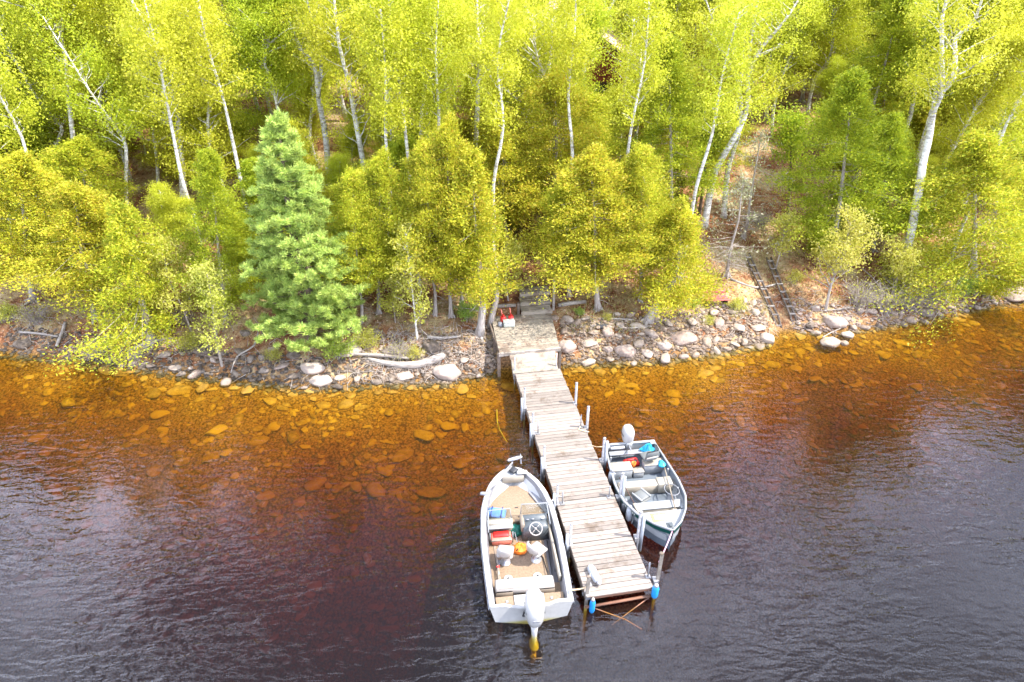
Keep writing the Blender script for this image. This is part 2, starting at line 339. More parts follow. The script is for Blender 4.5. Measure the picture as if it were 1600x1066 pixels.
# ------------------------------------------------------------------ mesh helpers
class MB:
    def __init__(s): s.v = []; s.f = []; s.sm = []
    def add(s, vs, fs, smooth=False):
        o = len(s.v); s.v += [tuple(p) for p in vs]; s.f += [tuple(i + o for i in f) for f in fs]; s.sm += [smooth] * len(fs)
        return s
    def box(s, c, d, rz=0, rx=0, ry=0, bev=0.0, taper=1.0):
        m = Matrix.Translation(c) @ Matrix.Rotation(rz, 4, 'Z') @ Matrix.Rotation(ry, 4, 'Y') @ Matrix.Rotation(rx, 4, 'X')
        hx, hy, hz = d[0] / 2, d[1] / 2, d[2] / 2
        if bev <= 0:
            P = [(x * hx * (taper if z > 0 else 1), y * hy * (taper if z > 0 else 1), z * hz) for z in (-1, 1) for x, y in ((-1, -1), (1, -1), (1, 1), (-1, 1))]
            F = [(3, 2, 1, 0), (4, 5, 6, 7), (0, 1, 5, 4), (1, 2, 6, 5), (2, 3, 7, 6), (3, 0, 4, 7)]
            return s.add([m @ Vector(p) for p in P], F)
        b = min(bev, hx * .9, hy * .9, hz * .9); rings = []
        for z, ins in ((-hz, b), (-hz + b, 0), (hz - b, 0), (hz, b)):
            k = taper if z > 0 else 1
            X, Y = (hx - ins) * k, (hy - ins) * k; q = b * .7
            rings.append([(-X + q, -Y, z), (X - q, -Y, z), (X, -Y + q, z), (X, Y - q, z), (X - q, Y, z), (-X + q, Y, z), (-X, Y - q, z), (-X, -Y + q, z)])
        V = [m @ Vector(p) for r in rings for p in r]; F = []
        for k in range(3):
            for i in range(8): F.append((k * 8 + i, k * 8 + (i + 1) % 8, k * 8 + 8 + (i + 1) % 8, k * 8 + 8 + i))
        F.append(tuple(range(7, -1, -1))); F.append(tuple(range(24, 32)))
        return s.add(V, F, True)
    def tube(s, path, rad, n=8, caps=True, smooth=True):
        P = [Vector(p) for p in path]; k = len(P)
        if not hasattr(rad, '__len__'): rad = [rad] * k
        V = []; up = None
        for i in range(k):
            t = (P[min(i + 1, k - 1)] - P[max(i - 1, 0)])
            if t.length < 1e-9: t = Vector((0, 0, 1))
            t.normalize()
            if up is None:
                up = t.orthogonal().normalized()
            up = (up - t * up.dot(t))
            up = up.normalized() if up.length > 1e-6 else t.orthogonal().normalized()
            w = t.cross(up)
            for j in range(n):
                a = 2 * math.pi * j / n
                V.append(P[i] + (up * math.cos(a) + w * math.sin(a)) * rad[i])
        F = [(i * n + j, i * n + (j + 1) % n, (i + 1) * n + (j + 1) % n, (i + 1) * n + j) for i in range(k - 1) for j in range(n)]
        if caps: F += [tuple(range(n - 1, -1, -1)), tuple((k - 1) * n + j for j in range(n))]
        return s.add(V, F, smooth)
    def loft(s, rings, closed=True, caps=True, smooth=True):
        n = len(rings[0]); V = [p for r in rings for p in r]; F = []
        for i in range(len(rings) - 1):
            for j in range(n if closed else n - 1):
                F.append((i * n + j, i * n + (j + 1) % n, (i + 1) * n + (j + 1) % n, (i + 1) * n + j))
        if caps: F += [tuple(range(n - 1, -1, -1)), tuple((len(rings) - 1) * n + j for j in range(n))]
        return s.add(V, F, smooth)
    def lathe(s, prof, c=(0, 0, 0), n=16, m=None):
        rings = []
        for r, z in prof:
            ring = [Vector((r * math.cos(2 * math.pi * j / n), r * math.sin(2 * math.pi * j / n), z)) for j in range(n)]
            rings.append([(m @ p if m else p + Vector(c)) for p in ring])
        return s.loft(rings)
    def build(s, name, material, parent=None, loc=None, rot=None, origin=None):
        me = bpy.data.meshes.new(name)
        V = s.v
        if origin is not None: V = [(p[0] - origin[0], p[1] - origin[1], p[2] - origin[2]) for p in V]
        me.from_pydata(V, [], s.f); me.polygons.foreach_set('use_smooth', s.sm); me.update()
        me.materials.append(material)
        o = bpy.data.objects.new(name, me); col.objects.link(o)
        if parent is not None: o.parent = parent
        if origin is not None: o.location = origin
        if loc is not None: o.location = loc
        if rot is not None: o.rotation_euler = rot
        return o
def tag(o, label=None, cat=None, group=None, kind=None):
    if label: o['label'] = label
    if cat: o['category'] = cat
    if group: o['group'] = group
    if kind: o['kind'] = kind
    return o
def empty(name, loc, rz=0, label=None, cat=None, group=None):
    o = bpy.data.objects.new(name, None); col.objects.link(o); o.location = loc; o.rotation_euler = (0, 0, rz)
    o.empty_display_size = .2
    return tag(o, label, cat, group)
def npmesh(name, V, F, material, smooth=False):
    me = bpy.data.meshes.new(name); nv, nf = len(V), len(F); k = F.shape[1]
    me.vertices.add(nv); me.vertices.foreach_set('co', np.ascontiguousarray(V, np.float32).ravel())
    me.loops.add(nf * k); me.loops.foreach_set('vertex_index', np.ascontiguousarray(F, np.int32).ravel())
    me.polygons.add(nf); me.polygons.foreach_set('loop_start', np.arange(0, nf * k, k, dtype=np.int32))
    me.polygons.foreach_set('use_smooth', np.full(nf, smooth))
    me.update(calc_edges=True); me.materials.append(material)
    return me
def link(name, me, parent=None, loc=(0, 0, 0), rot=(0, 0, 0), sc=(1, 1, 1)):
    o = bpy.data.objects.new(name, me); col.objects.link(o); o.parent = parent
    o.location = loc; o.rotation_euler = rot; o.scale = sc; return o
def leaves_mesh(name, C, L, W, A, material):
    """C centres (n,3); L, W lengths and widths; A long axes (n,3)"""
    n = len(C); A = A / (np.linalg.norm(A, axis=1, keepdims=True) + 1e-9)
    B = rng.normal(size=(n, 3)); B -= A * (A * B).sum(1, keepdims=True); B /= np.linalg.norm(B, axis=1, keepdims=True) + 1e-9
    N = np.cross(A, B)
    L = np.broadcast_to(L, (n,))[:, None]; W = np.broadcast_to(W, (n,))[:, None]
    q = np.stack([C - A * L * .45 + B * W * .45, C + A * L * .62 + N * L * .1, C - A * L * .35 - B * W * .7], 1)
    F = np.arange(n * 3).reshape(n, 3)
    return npmesh(name, q.reshape(-1, 3), F, material)

# ------------------------------------------------------------------ terrain and water
xs = np.concatenate([np.linspace(-160, -30, 40)[:-1], np.arange(-30, 32, .33), np.linspace(32, 160, 40)])
dd = np.concatenate([np.linspace(-190, -16, 24)[:-1], np.arange(-16, -3, .5), np.arange(-3, 6, .22), np.arange(6, 30, .6), np.linspace(30, 190, 50)])
X, D = np.meshgrid(xs, dd); Y = D + ys(X)
Z = gz(X, Y)
V = np.stack([X.ravel(), Y.ravel(), Z.ravel()], 1)
ny, nx = X.shape; idx = np.arange(ny * nx).reshape(ny, nx)
F = np.stack([idx[:-1, :-1].ravel(), idx[:-1, 1:].ravel(), idx[1:, 1:].ravel(), idx[1:, :-1].ravel()], 1)
tag(link('ground', npmesh('ground', V, F, M['ground'], True)), kind='structure')

w = MB(); w.box((0, -60, -4.5), (318, 190, 9)); wo = w.build('lake_water', M['water']); tag(wo, kind='structure')
# top face of the box lies at z = 0

# ------------------------------------------------------------------ dock
A0 = R(9.85); DO = Vector((.10, 20.33, 0))
U = Vector((math.cos(A0), math.sin(A0), 0)); VV = Vector((math.sin(A0), -math.cos(A0), 0))
def dk(u, v, z=0): return DO + U * u + VV * v + Vector((0, 0, z))
DECK = .45
dock = empty('dock', dk(.82, 4.6, 0), A0, 'long narrow dock of weathered grey planks reaching out between two boats', 'dock')
dock_inv = None
def in_dock(u, v, z, root_uv): return Vector((u - root_uv[0], -(v - root_uv[1]), z))
RU = (.82, 4.6)
def plank_variants(n, w_, d_, t_, material):
    out = []
    for i in range(n):
        m = MB(); m.box((0, 0, 0), (w_ + random.uniform(-.006, .006), d_, t_), bev=.006)
        me = bpy.data.meshes.new('plank'); me.from_pydata(m.v, [], m.f); me.polygons.foreach_set('use_smooth', [False] * len(m.f))
        me.materials.append(material); out.append(me)
    return out
pv = plank_variants(6, 1.66, .138, .035, M['plank'])
v = -.02; k = 0
seams = [2.08, 3.52, 5.06, 6.58, 8.08]
while v < 9.60:
    off = .005 * math.sin(k * 1.7) + random.uniform(-.004, .004)
    sec = sum(v > s for s in seams)
    off += (0, .006, -.004, .008, .002, .008)[sec]
    o = link('plank', pv[random.randrange(6)], dock, in_dock(.83 + off, v + .07, DECK - .0175 + random.uniform(-.003, .003), RU),
             (random.uniform(-.006, .006), random.uniform(-.003, .003), random.uniform(-.005, .005)))
    v += .1515
    if any(abs(v - s) < .08 for s in seams): v += .012
    k += 1
for u_ in (.04, .83, 1.62):
    m = MB(); q = 0.05
    while q < 9.6:
        for s_ in (-.03, .03): m.box(in_dock(u_ + random.uniform(-.012, .012), q + s_, DECK + .003, RU), (.012, .012, .004))
        q += .1515
    nh = m.build('nail_heads', M['steel'], dock); nh['kind'] = 'stuff'
for u in (.02, 1.64):
    m = MB(); c = in_dock(u, 4.8, DECK - .125, RU); m.box(c, (.045, 9.7, .17)); m.build('side_beam', M['plank_dark'], dock)
m = MB(); m.box(in_dock(.83, 4.8, DECK - .13, RU), (.045, 9.6, .14)); m.build('centre_beam', M['plank_dark'], dock)
m = MB(); m.box(in_dock(.83, 9.66, DECK - .085, RU), (1.62, .045, .14)); m.build('end_board', M['plank_rust'], dock)
m = MB(); m.tube([in_dock(.0, 9.75, .12, RU), in_dock(1.7, 9.72, .16, RU)], .035, 8); m.build('cross_rail', M['plank_rust'], dock)
m = MB(); m.tube([in_dock(.12, 9.74, .10, RU), in_dock(.95, 9.95, -.28, RU), in_dock(1.35, 10.1, -.55, RU)], .014, 6)
m.tube([in_dock(1.6, 9.74, .14, RU), in_dock(1.0, 9.9, -.14, RU), in_dock(.6, 10.0, -.35, RU)], .014, 6)
m.build('diagonal_brace', M['plank_rust'], dock)
for v_ in [2.08, 3.48, 5.06, 6.58, 8.08, 9.5]:
    m = MB(); m.box(in_dock(.83, v_, DECK - .16, RU), (1.72, .06, .06)); m.build('cross_beam', M['steel'], dock)
# legs: galvanised pipe through a bracket, white sleeve on the outside
LP = [(-.06, 2.08, .80, 1), (-.03, 3.45, .80, 1), (-.02, 5.06, .80, 1), (.0, 6.58, .72, 1), (.0, 8.06, .74, 1), (.03, 9.62, .62, 2),
      (1.70, 2.12, .82, 0), (1.72, 3.45, .82, 0), (1.77, 5.05, .84, 3), (1.80, 6.61, .86, 1), (1.83, 8.11, .90, 1), (1.84, 9.50, .92, 2)]
for u, v_, h, kind_ in LP:
    lean = random.uniform(-.02, .02)
    m = MB()
    a = in_dock(u, v_, -1.6, RU); b = in_dock(u + lean, v_ + .02, DECK + h, RU)
    if kind_ == 2: m.box((a + b) / 2, (.075, .05, (b - a).length), ry=0.02)
    else: m.tube([a, b], .034 if u < 1 else .045, 8)
    p = m.build('leg', M['steel'] if kind_ != 2 else M['old_timber'], dock)
    m = MB(); m.box(in_dock(u * .96 + .03, v_, DECK - .06, RU), (.12, .16, .14)); m.build('bracket', M['steel'], p)
    m = MB(); m.lathe([(.02, 0), (.05 if u > 1 else .04, 0), (.05 if u > 1 else .04, .03), (.02, .04)], in_dock(u + lean, v_ + .02, DECK + h - .02, RU), 8)
    m.build('cap', M['plank_dark'] if kind_ == 2 else M['steel'], p)
    if kind_ in (1, 3):
        s_ = -1 if u < 1 else 1
        m = MB(); m.tube([in_dock(u + s_ * .075, v_ + .05, -.05, RU), in_dock(u + s_ * .075, v_ + .05, DECK + (.42 if u < 1 else h - .1), RU)], .045, 10)
        m.build('sleeve', M['pvc'], p)
# short cleat posts standing on the planks
for u, v_, h in [(.12, 3.50, .5), (.16, 6.62, .46), (1.52, 3.42, .5), (1.50, 6.60, .42), (.16, 9.40, .42), (1.64, 9.40, .5)]:
    m = MB(); m.tube([in_dock(u, v_, DECK, RU), in_dock(u, v_, DECK + h, RU)], .02, 6)
    m.box(in_dock(u, v_, DECK + .015, RU), (.12, .12, .02)); m.build('cleat_post', M['steel'], dock)

# ------------------------------------------------------------------ landing platform, ramp, steps
PLAT = 1.0
pr = (.7, -1.85)
plat = empty('landing_platform', dk(pr[0], pr[1], 0), A0, 'square landing platform of pale boards between shore and dock', 'platform')
pv2 = plank_variants(5, 2.26, .138, .036, M['plank_tan'])
v = -.58; k = 0
while v > -3.15:
    t = (-.58 - v) / 2.6
    u0, u1 = -.46 + .08 * t, 1.76 + .26 * t
    o = link('plank', pv2[random.randrange(5)], plat, in_dock((u0 + u1) / 2, v - .07, PLAT - .018 + random.uniform(-.002, .002), pr),
             (0, 0, random.uniform(-.006, .006)), ((u1 - u0) / 2.26, 1, 1))
    v -= .15; k += 1
m = MB(); m.box(in_dock(.65, -.56, PLAT - .07, pr), (2.28, .09, .13)); m.build('front_beam', M['old_timber'], plat)
for u, r_ in ((-.45, -.03), (1.86, .1)):
    m = MB(); m.box(in_dock(u, -1.85, PLAT - .14, pr), (.06, 2.5, .2), rz=-r_); m.build('side_beam', M['plank_dark'], plat)
for u, v_ in ((-.48, -.6), (1.78, -.6), (-.42, -2.95), (1.95, -2.95), (-.45, -1.8), (1.86, -1.8)):
    z0 = min(-.4, -.4) if v_ > -1 else G(*dk(u, v_).xy) - .2
    m = MB(); m.box(in_dock(u, v_, (z0 + PLAT - .05) / 2, pr), (.11, .11, PLAT - .05 - z0)); m.build('leg', M['plank_dark'], plat)
# plywood ramp
rp = (.75, -.3)
ramp_o = empty('ramp', dk(rp[0], rp[1], 0), A0, 'short blotchy plywood ramp dropping from the platform to the dock', 'ramp')
ang = math.atan2(.44, .6)
for i in range(4):
    t0 = i / 4; c = in_dock(.74, -.52 + .6 * (t0 + .125), PLAT - .11 - .42 * (t0 + .125), rp)
    m = MB(); m.box((0, 0, 0), (1.62 + (.06 if i == 0 else 0), .182, .03), bev=.004)
    m.build('board', M['plank_tan'], ramp_o, c, (ang * 1.0, 0, 0))
for u in (.0, 1.6):
    m = MB(); m.tube([in_dock(u - .02, -.55, .62, rp), in_dock(u - .02, .08, .22, rp)], .04, 6); m.build('side_rail', M['old_timber'], ramp_o)
for u in (.0, 1.52):
    m = MB(); m.tube([in_dock(u, -.02, -.9, rp), in_dock(u + .0, -.02, PLAT + .12, rp)], .026, 8); m.build('pipe', M['steel'], ramp_o)
# steps up the bank
sp = (1.55, -4.0)
steps = empty('wooden_steps', dk(sp[0], sp[1], 0), A0, 'short flight of weathered timber steps climbing from the platform into the trees', 'steps')
for i, (u, v_, z, dy) in enumerate([(1.45, -3.42, 1.13, .42), (1.50, -3.95, 1.27, .5), (1.58, -4.5, 1.42, .5)]):
    for j in range(3):
        m = MB(); m.box((0, 0, 0), (1.22, dy / 3 - .012, .04), bev=.004)
        m.build('tread', M['plank_tan'], steps, in_dock(u, v_ - dy / 3 * (j - 1), z, sp), (0, 0, random.uniform(-.01, .01)))
    m = MB(); m.box(in_dock(u, v_ + dy / 2 + .02, z - .08, sp), (1.26, .05, .16)); m.build('riser', M['plank_tan'], steps)
m = MB(); m.box(in_dock(2.2, -3.55, 1.65, sp), (.09, .09, 1.6)); m.build('post', M['old_timber'], steps)
m = MB(); m.box(in_dock(.72, -3.3, 1.1, sp), (.1, .1, .8)); m.build('post', M['plank_dark'], steps)
# retaining timbers beside the steps
for (a, b, r_, lb) in [((872, 480), (915, 474), .09, 'grey retaining timber lying in the bank right beside the steps'),
                       ((770, 482), (806, 480), .08, 'short dark retaining timber behind the red fuel cans')]:
    p0, p1 = hit(*a), hit(*b); m = MB(); m.tube([p0 + Vector((0, 0, .08)), (p0 + p1) / 2 + Vector((0, 0, .1)), p1 + Vector((0, 0, .08))], [r_, r_ * 1.05, r_ * .9], 7)
    tag(m.build('retaining_timber', M['old_timber'], origin=p0), lb, 'timber')

# ------------------------------------------------------------------ boats
def ring_y(Y, pts): return [(x, Y, z) for x, z in pts]
def lerp_tab(tab, y):
    a = np.array(tab); return [float(np.interp(y, a[:, 0], a[:, i])) for i in range(1, a.shape[1])]
def bow_y(L, k, n):            # stations bunched toward the bow
    return [L * (1 - (1 - i / (n - 1)) ** k) for i in range(n)]
def boat_shell(root, tab, L, capw, mats, floor, n=26):
    """tab: Y, half beam, gunwale z, chine half, chine z, keel z"""
    Ys = bow_y(L, 1.6, n); m = MB(); rings = []; S = []
    for Y in Ys:
        b, zg, c, zc, zk = lerp_tab(tab, Y); S.append((Y, b, zg, c, zc, zk))
        rings.append([(b, Y, zg), (b * .99 + .012, Y, zg - .05), (b * .97, Y, zg - .09), (b * .55 + c * .45, Y, (zg + zc) / 2), (c, Y, zc), (c * .5, Y, (zc + zk) / 2), (0, Y, zk),
                      (-c * .5, Y, (zc + zk) / 2), (-c, Y, zc), (-(b * .55 + c * .45), Y, (zg + zc) / 2), (-b * .97, Y, zg - .09), (-b * .99 - .012, Y, zg - .05), (-b, Y, zg)])
    m.loft([[Vector(p) for p in r] for r in rings], closed=False, caps=False)
    m.build('hull', mats[0], root)
    g = MB(); R1 = []
    for s in (1, -1):
        rr_ = []
        for (Y, b, zg, c, zc, zk) in S:
            bi = max(b - capw, .0); o_ = b + .012
            rr_.append([Vector((s * o_, Y, zg - .03)), Vector((s * o_, Y, zg + .01)), Vector((s * (o_ - .02), Y, zg + .025)), Vector((s * bi, Y, zg + .02)), Vector((s * bi, Y, zg - .04))])
        g.loft(rr_ if s < 0 else [r[::-1] for r in rr_], closed=True, caps=True)
    g.build('gunwale', mats[1], root)
    w_ = MB()
    for s in (1, -1):
        q = []
        for (Y, b, zg, c, zc, zk) in S:
            bi = max(b - capw, 0)
            q.append([Vector((s * bi, Y, zg)), Vector((s * max(bi - .03, 0), Y, (zg + floor) / 2)), Vector((s * max(bi - .07, 0), Y, floor))])
        w_.loft(q, closed=False, caps=False)
    w_.build('inner_wall', mats[2], root)
    return S
def deck_poly(S, y0, y1, z, inset, name, material, root, thick=.03, x0=None, x1=None):
    Ys = np.linspace(y0, y1, 12); m = MB(); ring = []
    L_, R_ = [], []
    for Y in Ys:
        b = float(np.interp(Y, [s[0] for s in S], [s[1] for s in S])) - inset
        b = max(b, .02)
        R_.append((min(b, x1) if x1 is not None else b, Y)); L_.append((max(-b, x0) if x0 is not None else -b, Y))
    n = len(Ys)
    V = [(x, y, z) for x, y in L_] + [(x, y, z) for x, y in R_] + [(x, y, z - thick) for x, y in L_] + [(x, y, z - thick) for x, y in R_]
    F = []
    for i in range(n - 1):
        F.append((i, n + i, n + i + 1, i + 1))
        F.append((n + i, 3 * n + i, 3 * n + i + 1, n + i + 1)); F.append((i + 1, 2 * n + i + 1, 2 * n + i, i))
    F.append((0, 2 * n, 3 * n, n)); F.append((2 * n - 1, 4 * n - 1, 3 * n - 1, n - 1))
    m.add(V, F); return m.build(name, material, root)
def superring(cx, cy, z, rx, ry, n=16, e=2.6):
    out = []
    for j in range(n):
        a = 2 * math.pi * j / n; c, s = math.cos(a), math.sin(a)
        out.append(Vector((cx + rx * math.copysign(abs(c) ** (2 / e), c), cy + ry * math.copysign(abs(s) ** (2 / e), s), z)))
    return out

# --- big fishing boat
B1L = Vector((.46, 10.50, 0)); B1R = R(6.0)
boat = empty('fishing_boat', B1L, B1R, 'large white fishing boat with tan carpeted deck moored on the dock side facing shore', 'boat')
tab1 = [(0, .98, .52, .86, .02, -.18), (1.0, 1.02, .53, .92, .04, -.2), (2.0, 1.04, .57, .92, .08, -.2), (3.0, .97, .66, .80, .14, -.16),
        (3.5, .85, .71, .58, .26, -.06), (3.85, .70, .75, .38, .40, .10), (4.15, .49, .78, .20, .52, .3), (4.36, .27, .80, .08, .60, .45), (4.46, .06, .80, .03, .64, .5)]
S1 = boat_shell(boat, tab1, 4.46, .12, (M['white'], M['white'], M['grey']), .10)
deck_poly(S1, .06, 3.0, .10, .18, 'cockpit_floor', M['carpet'], boat)
deck_poly(S1, 2.75, 4.12, .40, .17, 'bow_deck', M['carpet'], boat, .3)
deck_poly(S1, .05, .42, .34, .18, 'stern_deck', M['carpet'], boat, .24)
deck_poly(S1, .9, 2.75, .105, .0, 'side_carpet', M['carpet_grey'], boat, .003, x0=.62, x1=.83)
m = MB(); m.box((.66, 3.35, .43), (.14, .95, .04), rz=R(24)); m.build('bow_side_shelf', M['grey'], boat)
for s in (1, -1):
    m = MB(); q = [Vector((s * (b + .022), Y, zg - .075)) for (Y, b, zg, c, zc, zk) in S1[:-1]]
    m.tube(q, .014, 5); m.build('rub_rail', M['grey'], boat)
    m = MB(); q = []
    for (Y, b, zg, c, zc, zk) in S1:
        f1, f2 = .62, .80; xo = lambda f: (b * .97) * (1 - f) + c * f + .012
        q.append([Vector((s * (b * .80 + c * .20 + .012), Y, zg - .20)), Vector((s * (b * .70 + c * .30 + .012), Y, zg - .27))])
    m.loft(q if s < 0 else [r[::-1] for r in q], closed=False, caps=False); m.build('hull_stripe', M['tan_vinyl'], boat)
# transom with raised splash well
m = MB()
tr = [(-.98, .52), (-.62, .52), (-.5, .45), (-.28, .39), (.28, .39), (.5, .45), (.62, .52), (.98, .52), (.86, .02), (0, -.18), (-.86, .02)]
m.add([(x, -.02, z) for x, z in tr] + [(x, .06, z) for x, z in tr],
      [tuple(range(11)), tuple(range(21, 10, -1))] + [(i, i + 11, (i + 1) % 11 + 11, (i + 1) % 11) for i in range(11)])
m.build('transom', M['white'], boat)
m = MB(); m.tube([(-.97, .02, .535), (-.62, .02, .535), (-.46, .02, .46), (-.25, .02, .40), (.25, .02, .40), (.46, .02, .46), (.62, .02, .535), (.97, .02, .535)], .045, 6)
m.build('transom_cap', M['white'], boat)
m = MB(); m.box((-.02, .24, .365), (.72, .34, .03), bev=.01); m.build('hatch', M['white'], boat)
for x in (-.55, .52):
    m = MB(); m.box((x, .26, .35), (.06, .07, .02)); m.build('latch', M['grey'], boat)
# rear bench
bench = MB(); bench.box((-.08, .72, .27), (1.44, .34, .34), bev=.045); bo = bench.build('rear_bench', M['seat_white'], boat)
for x, wd, h_ in ((-.59, .42, .24), (.43, .42, .24), (-.08, .60, .13)):
    m = MB(); m.box((x, .535, .12 + h_ / 2), (wd, .05, h_), bev=.03); m.build('cushion', M['tan_vinyl'], bo)
m = MB(); m.box((-.08, .60, .43), (1.30, .06, .03), bev=.012); m.build('piping', M['offwhite'], bo)
m = MB(); m.tube([(.20, 2.40, .30), (.24, 2.1, .13), (.52, 1.7, .12), (.56, 1.3, .12), (.60, 1.0, .14)], .012, 5)
m.tube([(.70, 2.2, .20), (.68, 1.5, .12), (.66, .95, .15)], .010, 5); m.build('cable', M['black'], boat)
# seat pedestal plates
for x in (-.44, .30):
    m = MB(); m.lathe([(.0, .10), (.115, .10), (.115, .115), (.09, .125), (.03, .126), (.03, .118), (.0, .118)], (x, 1.13, 0), 20); o = m.build('pedestal_plate', M['white'], boat)
    m = MB(); m.lathe([(0, .12), (.028, .12), (.028, .13), (0, .13)], (x, 1.13, 0), 10); m.build('socket', M['black'], o)
def bucket_seat(root, loc, rz, seat_m, back_m, s=1.0):
    r = empty('seat', loc, rz); r.parent = root
    m = MB(); m.lathe([(.14, 0), (.14, .02), (.05, .04), (.045, .26), (.09, .30)], (0, 0, 0), 14); m.build('pedestal', M['alu'], r)
    m = MB(); m.box((0, .02, .36), (.46 * s, .46 * s, .12), bev=.05, taper=1.06); m.build('cushion', seat_m, r)
    m = MB(); rings = []
    for z, wd, yo, th in ((.38, .20, -.20, .06), (.48, .235, -.235, .055), (.60, .23, -.27, .05), (.68, .19, -.29, .045), (.73, .12, -.30, .03)):
        rings.append([Vector((wd * s * math.copysign(abs(math.cos(a)) ** .6, math.cos(a)), yo * s + th * math.sin(a) + .09 * math.cos(a) ** 2, z)) for a in [2 * math.pi * j / 16 for j in range(16)]])
    m.loft(rings); m.build('backrest', back_m, r)
    m = MB(); m.box((0, -.24 * s, .50), (.26 * s, .03, .18), bev=.02, rx=R(-14)); m.build('back_panel', M['tan_vinyl'], r)
    return r
bucket_seat(boat, (-.46, 1.66, .10), R(-14), M['seat_white'], M['seat_white'], .86)
bucket_seat(boat, (.34, 1.66, .10), R(-52), M['seat_white'], M['seat_white'], .86)
# starboard console with dash and wheel
con = MB(); con.box((.42, 2.52, .33), (.74, .46, .50), bev=.05, taper=.9); con = con.build('console', M['dash'], boat)
m = MB(); m.box((.42, 2.64, .60), (.66, .20, .06), bev=.02, rx=R(18)); m.build('dash_top', M['dash'], con)
m = MB(); m.box((.08, 2.58, .50), (.10, .42, .30), bev=.03); m.build('side_pod', M['tan_vinyl'], con)
for i, x in enumerate((.22, .36, .62)):
    m = MB(); m.lathe([(0, 0), (.04, 0), (.04, .015), (0, .018)], n=12, m=Matrix.Translation((x, 2.56, .625)) @ Matrix.Rotation(R(-30), 4, 'X')); m.build('gauge', M['white'] if i == 2 else M['grey'], con)
wm = Matrix.Translation((.40, 2.24, .60)) @ Matrix.Rotation(R(50), 4, 'X')
m = MB(); path = [wm @ Vector((.165 * math.cos(a), .165 * math.sin(a), 0)) for a in [2 * math.pi * j / 24 for j in range(25)]]
m.tube(path, .016, 6, caps=False); wh = m.build('steering_wheel', M['seat_white'], boat)
m = MB()
for j in range(4):
    a = math.pi / 4 + j * math.pi / 2; m.tube([wm @ Vector((0, 0, -.03)), wm @ Vector((.16 * math.cos(a), .16 * math.sin(a), 0))], .009, 5)
m.tube([wm @ Vector((0, 0, 0)), wm @ Vector((0, 0, -.2))], .03, 8); m.build('spokes', M['seat_white'], wh)
def wind(root, x0, x1, y, z, flip=1):
    m = MB(); t = .014
    P = [Vector((x0, y, z)), Vector((x0 + .03 * flip, y + .08, z + .26)), Vector((x1 - .03 * flip, y + .10, z + .26)), Vector((x1, y, z))]
    m.tube(P, t, 6); m.tube([P[0], Vector((x0, y - .42, z - .02))], t, 6); m.tube([Vector((x0, y - .42, z)), P[1]], t, 6)
    fo = m.build('windshield_frame', M['alu_light'], root)
    g = MB(); g.add([P[0], P[1], P[2], P[3]], [(0, 1, 2, 3)]); g.v += [tuple(Vector(p) + Vector((0, .006, 0))) for p in P]; g.f.append((7, 6, 5, 4)); g.sm.append(False)
    g.build('windshield_pane', M['acrylic'], fo)
wind(boat, .80, .06, 2.78, .62, -1); wind(boat, -.84, -.20, 2.66, .62, 1)
# port console: a shelf on a tubular frame
pc = MB(); pc.box((-.50, 2.50, .50), (.66, .13, .03), bev=.01); pc = pc.build('port_console', M['alu_light'], boat)
m = MB(); m.box((-.50, 2.66, .36), (.66, .20, .46), bev=.03); m.build('locker', M['offwhite'], pc)
m = MB()
for x in (-.80, -.20): m.tube([(x, 2.3, .10), (x, 2.3, .50)], .014, 6)
m.build('support', M['alu_light'], pc)
# starboard rod locker and pale inner side
m = MB(); m.box((.80, 1.75, .34), (.07, 1.9, .22), rz=R(1), bev=.02); m.build('rod_locker', M['offwhite'], boat)
m = MB(); m.tube([(.72, 1.0, .46), (.74, 2.6, .50)], .012, 6); m.tube([(.73, 1.05, .30), (.75, 2.1, .36)], .012, 6)
m.build('rod_rack', M['black'], boat)
for x, y in ((-.93, .95), (.93, .95)):
    m = MB(); m.box((x, y, .562), (.07, .22, .02), bev=.008); m.build('speaker_grille', M['grey'], boat)
for x, y in ((-.95, 1.6), (.955, 1.6), (.96, 2.2), (-.95, .2), (.92, .2), (-.80, 3.1), (.85, 3.0)):
    m = MB(); m.box((x, y, .585 if y < 2.5 else .70), (.025, .1, .03), bev=.008); m.build('cleat', M['alu'], boat)
m = MB(); m.box((0, 4.12, .66), (.62, .06, .26), bev=.02); m.build('bow_panel', M['offwhite'], boat)
m = MB(); m.box((0, 4.24, .79), (.52, .26, .03), bev=.01); m.build('bow_plate', M['alu_light'], boat)
m = MB(); m.box((.26, 4.15, .86), (.30, .12, .10), bev=.03); m.build('bow_light_box', M['white'], boat)
for x, y in ((.0, 3.25), (.05, 2.9)):
    m = MB(); m.box((x, y, .405), (.09, .03, .012)); m.build('deck_latch', M['black'], boat)
# bow electric motor stowed along the port gunwale
tm = empty('trolling_motor', (0, 0, 0)); tm.parent = boat
m = MB(); m.tube([(.02, 4.46, .98), (-.78, 3.42, .90)], .024, 8); m.tube([(-.02, 4.36, .93), (-.62, 3.62, .86)], .03, 8); m.build('shaft', M['steel'], tm)
m = MB(); m.lathe([(.02, -.2), (.05, -.16), (.055, .1), (.035, .2), (.015, .24)], n=12, m=Matrix.Translation((.08, 4.56, 1.02)) @ Matrix.Rotation(R(75), 4, 'Y')); m.build('motor_pod', M['alu'], tm)
m = MB()
for k in range(2):
    a = R(40 + 180 * k); m.box((.27, 4.56 + .07 * math.sin(a), 1.0 + .07 * math.cos(a)), (.02, .07, .15), rx=-a)
m.box((.02, 4.52, .92), (.04, .03, .2)); m.build('propeller', M['grey'], tm)
m = MB(); m.box((-.86, 3.34, .92), (.24, .10, .10), rz=R(-12), bev=.03); m.build('control_head', M['grey'], tm)
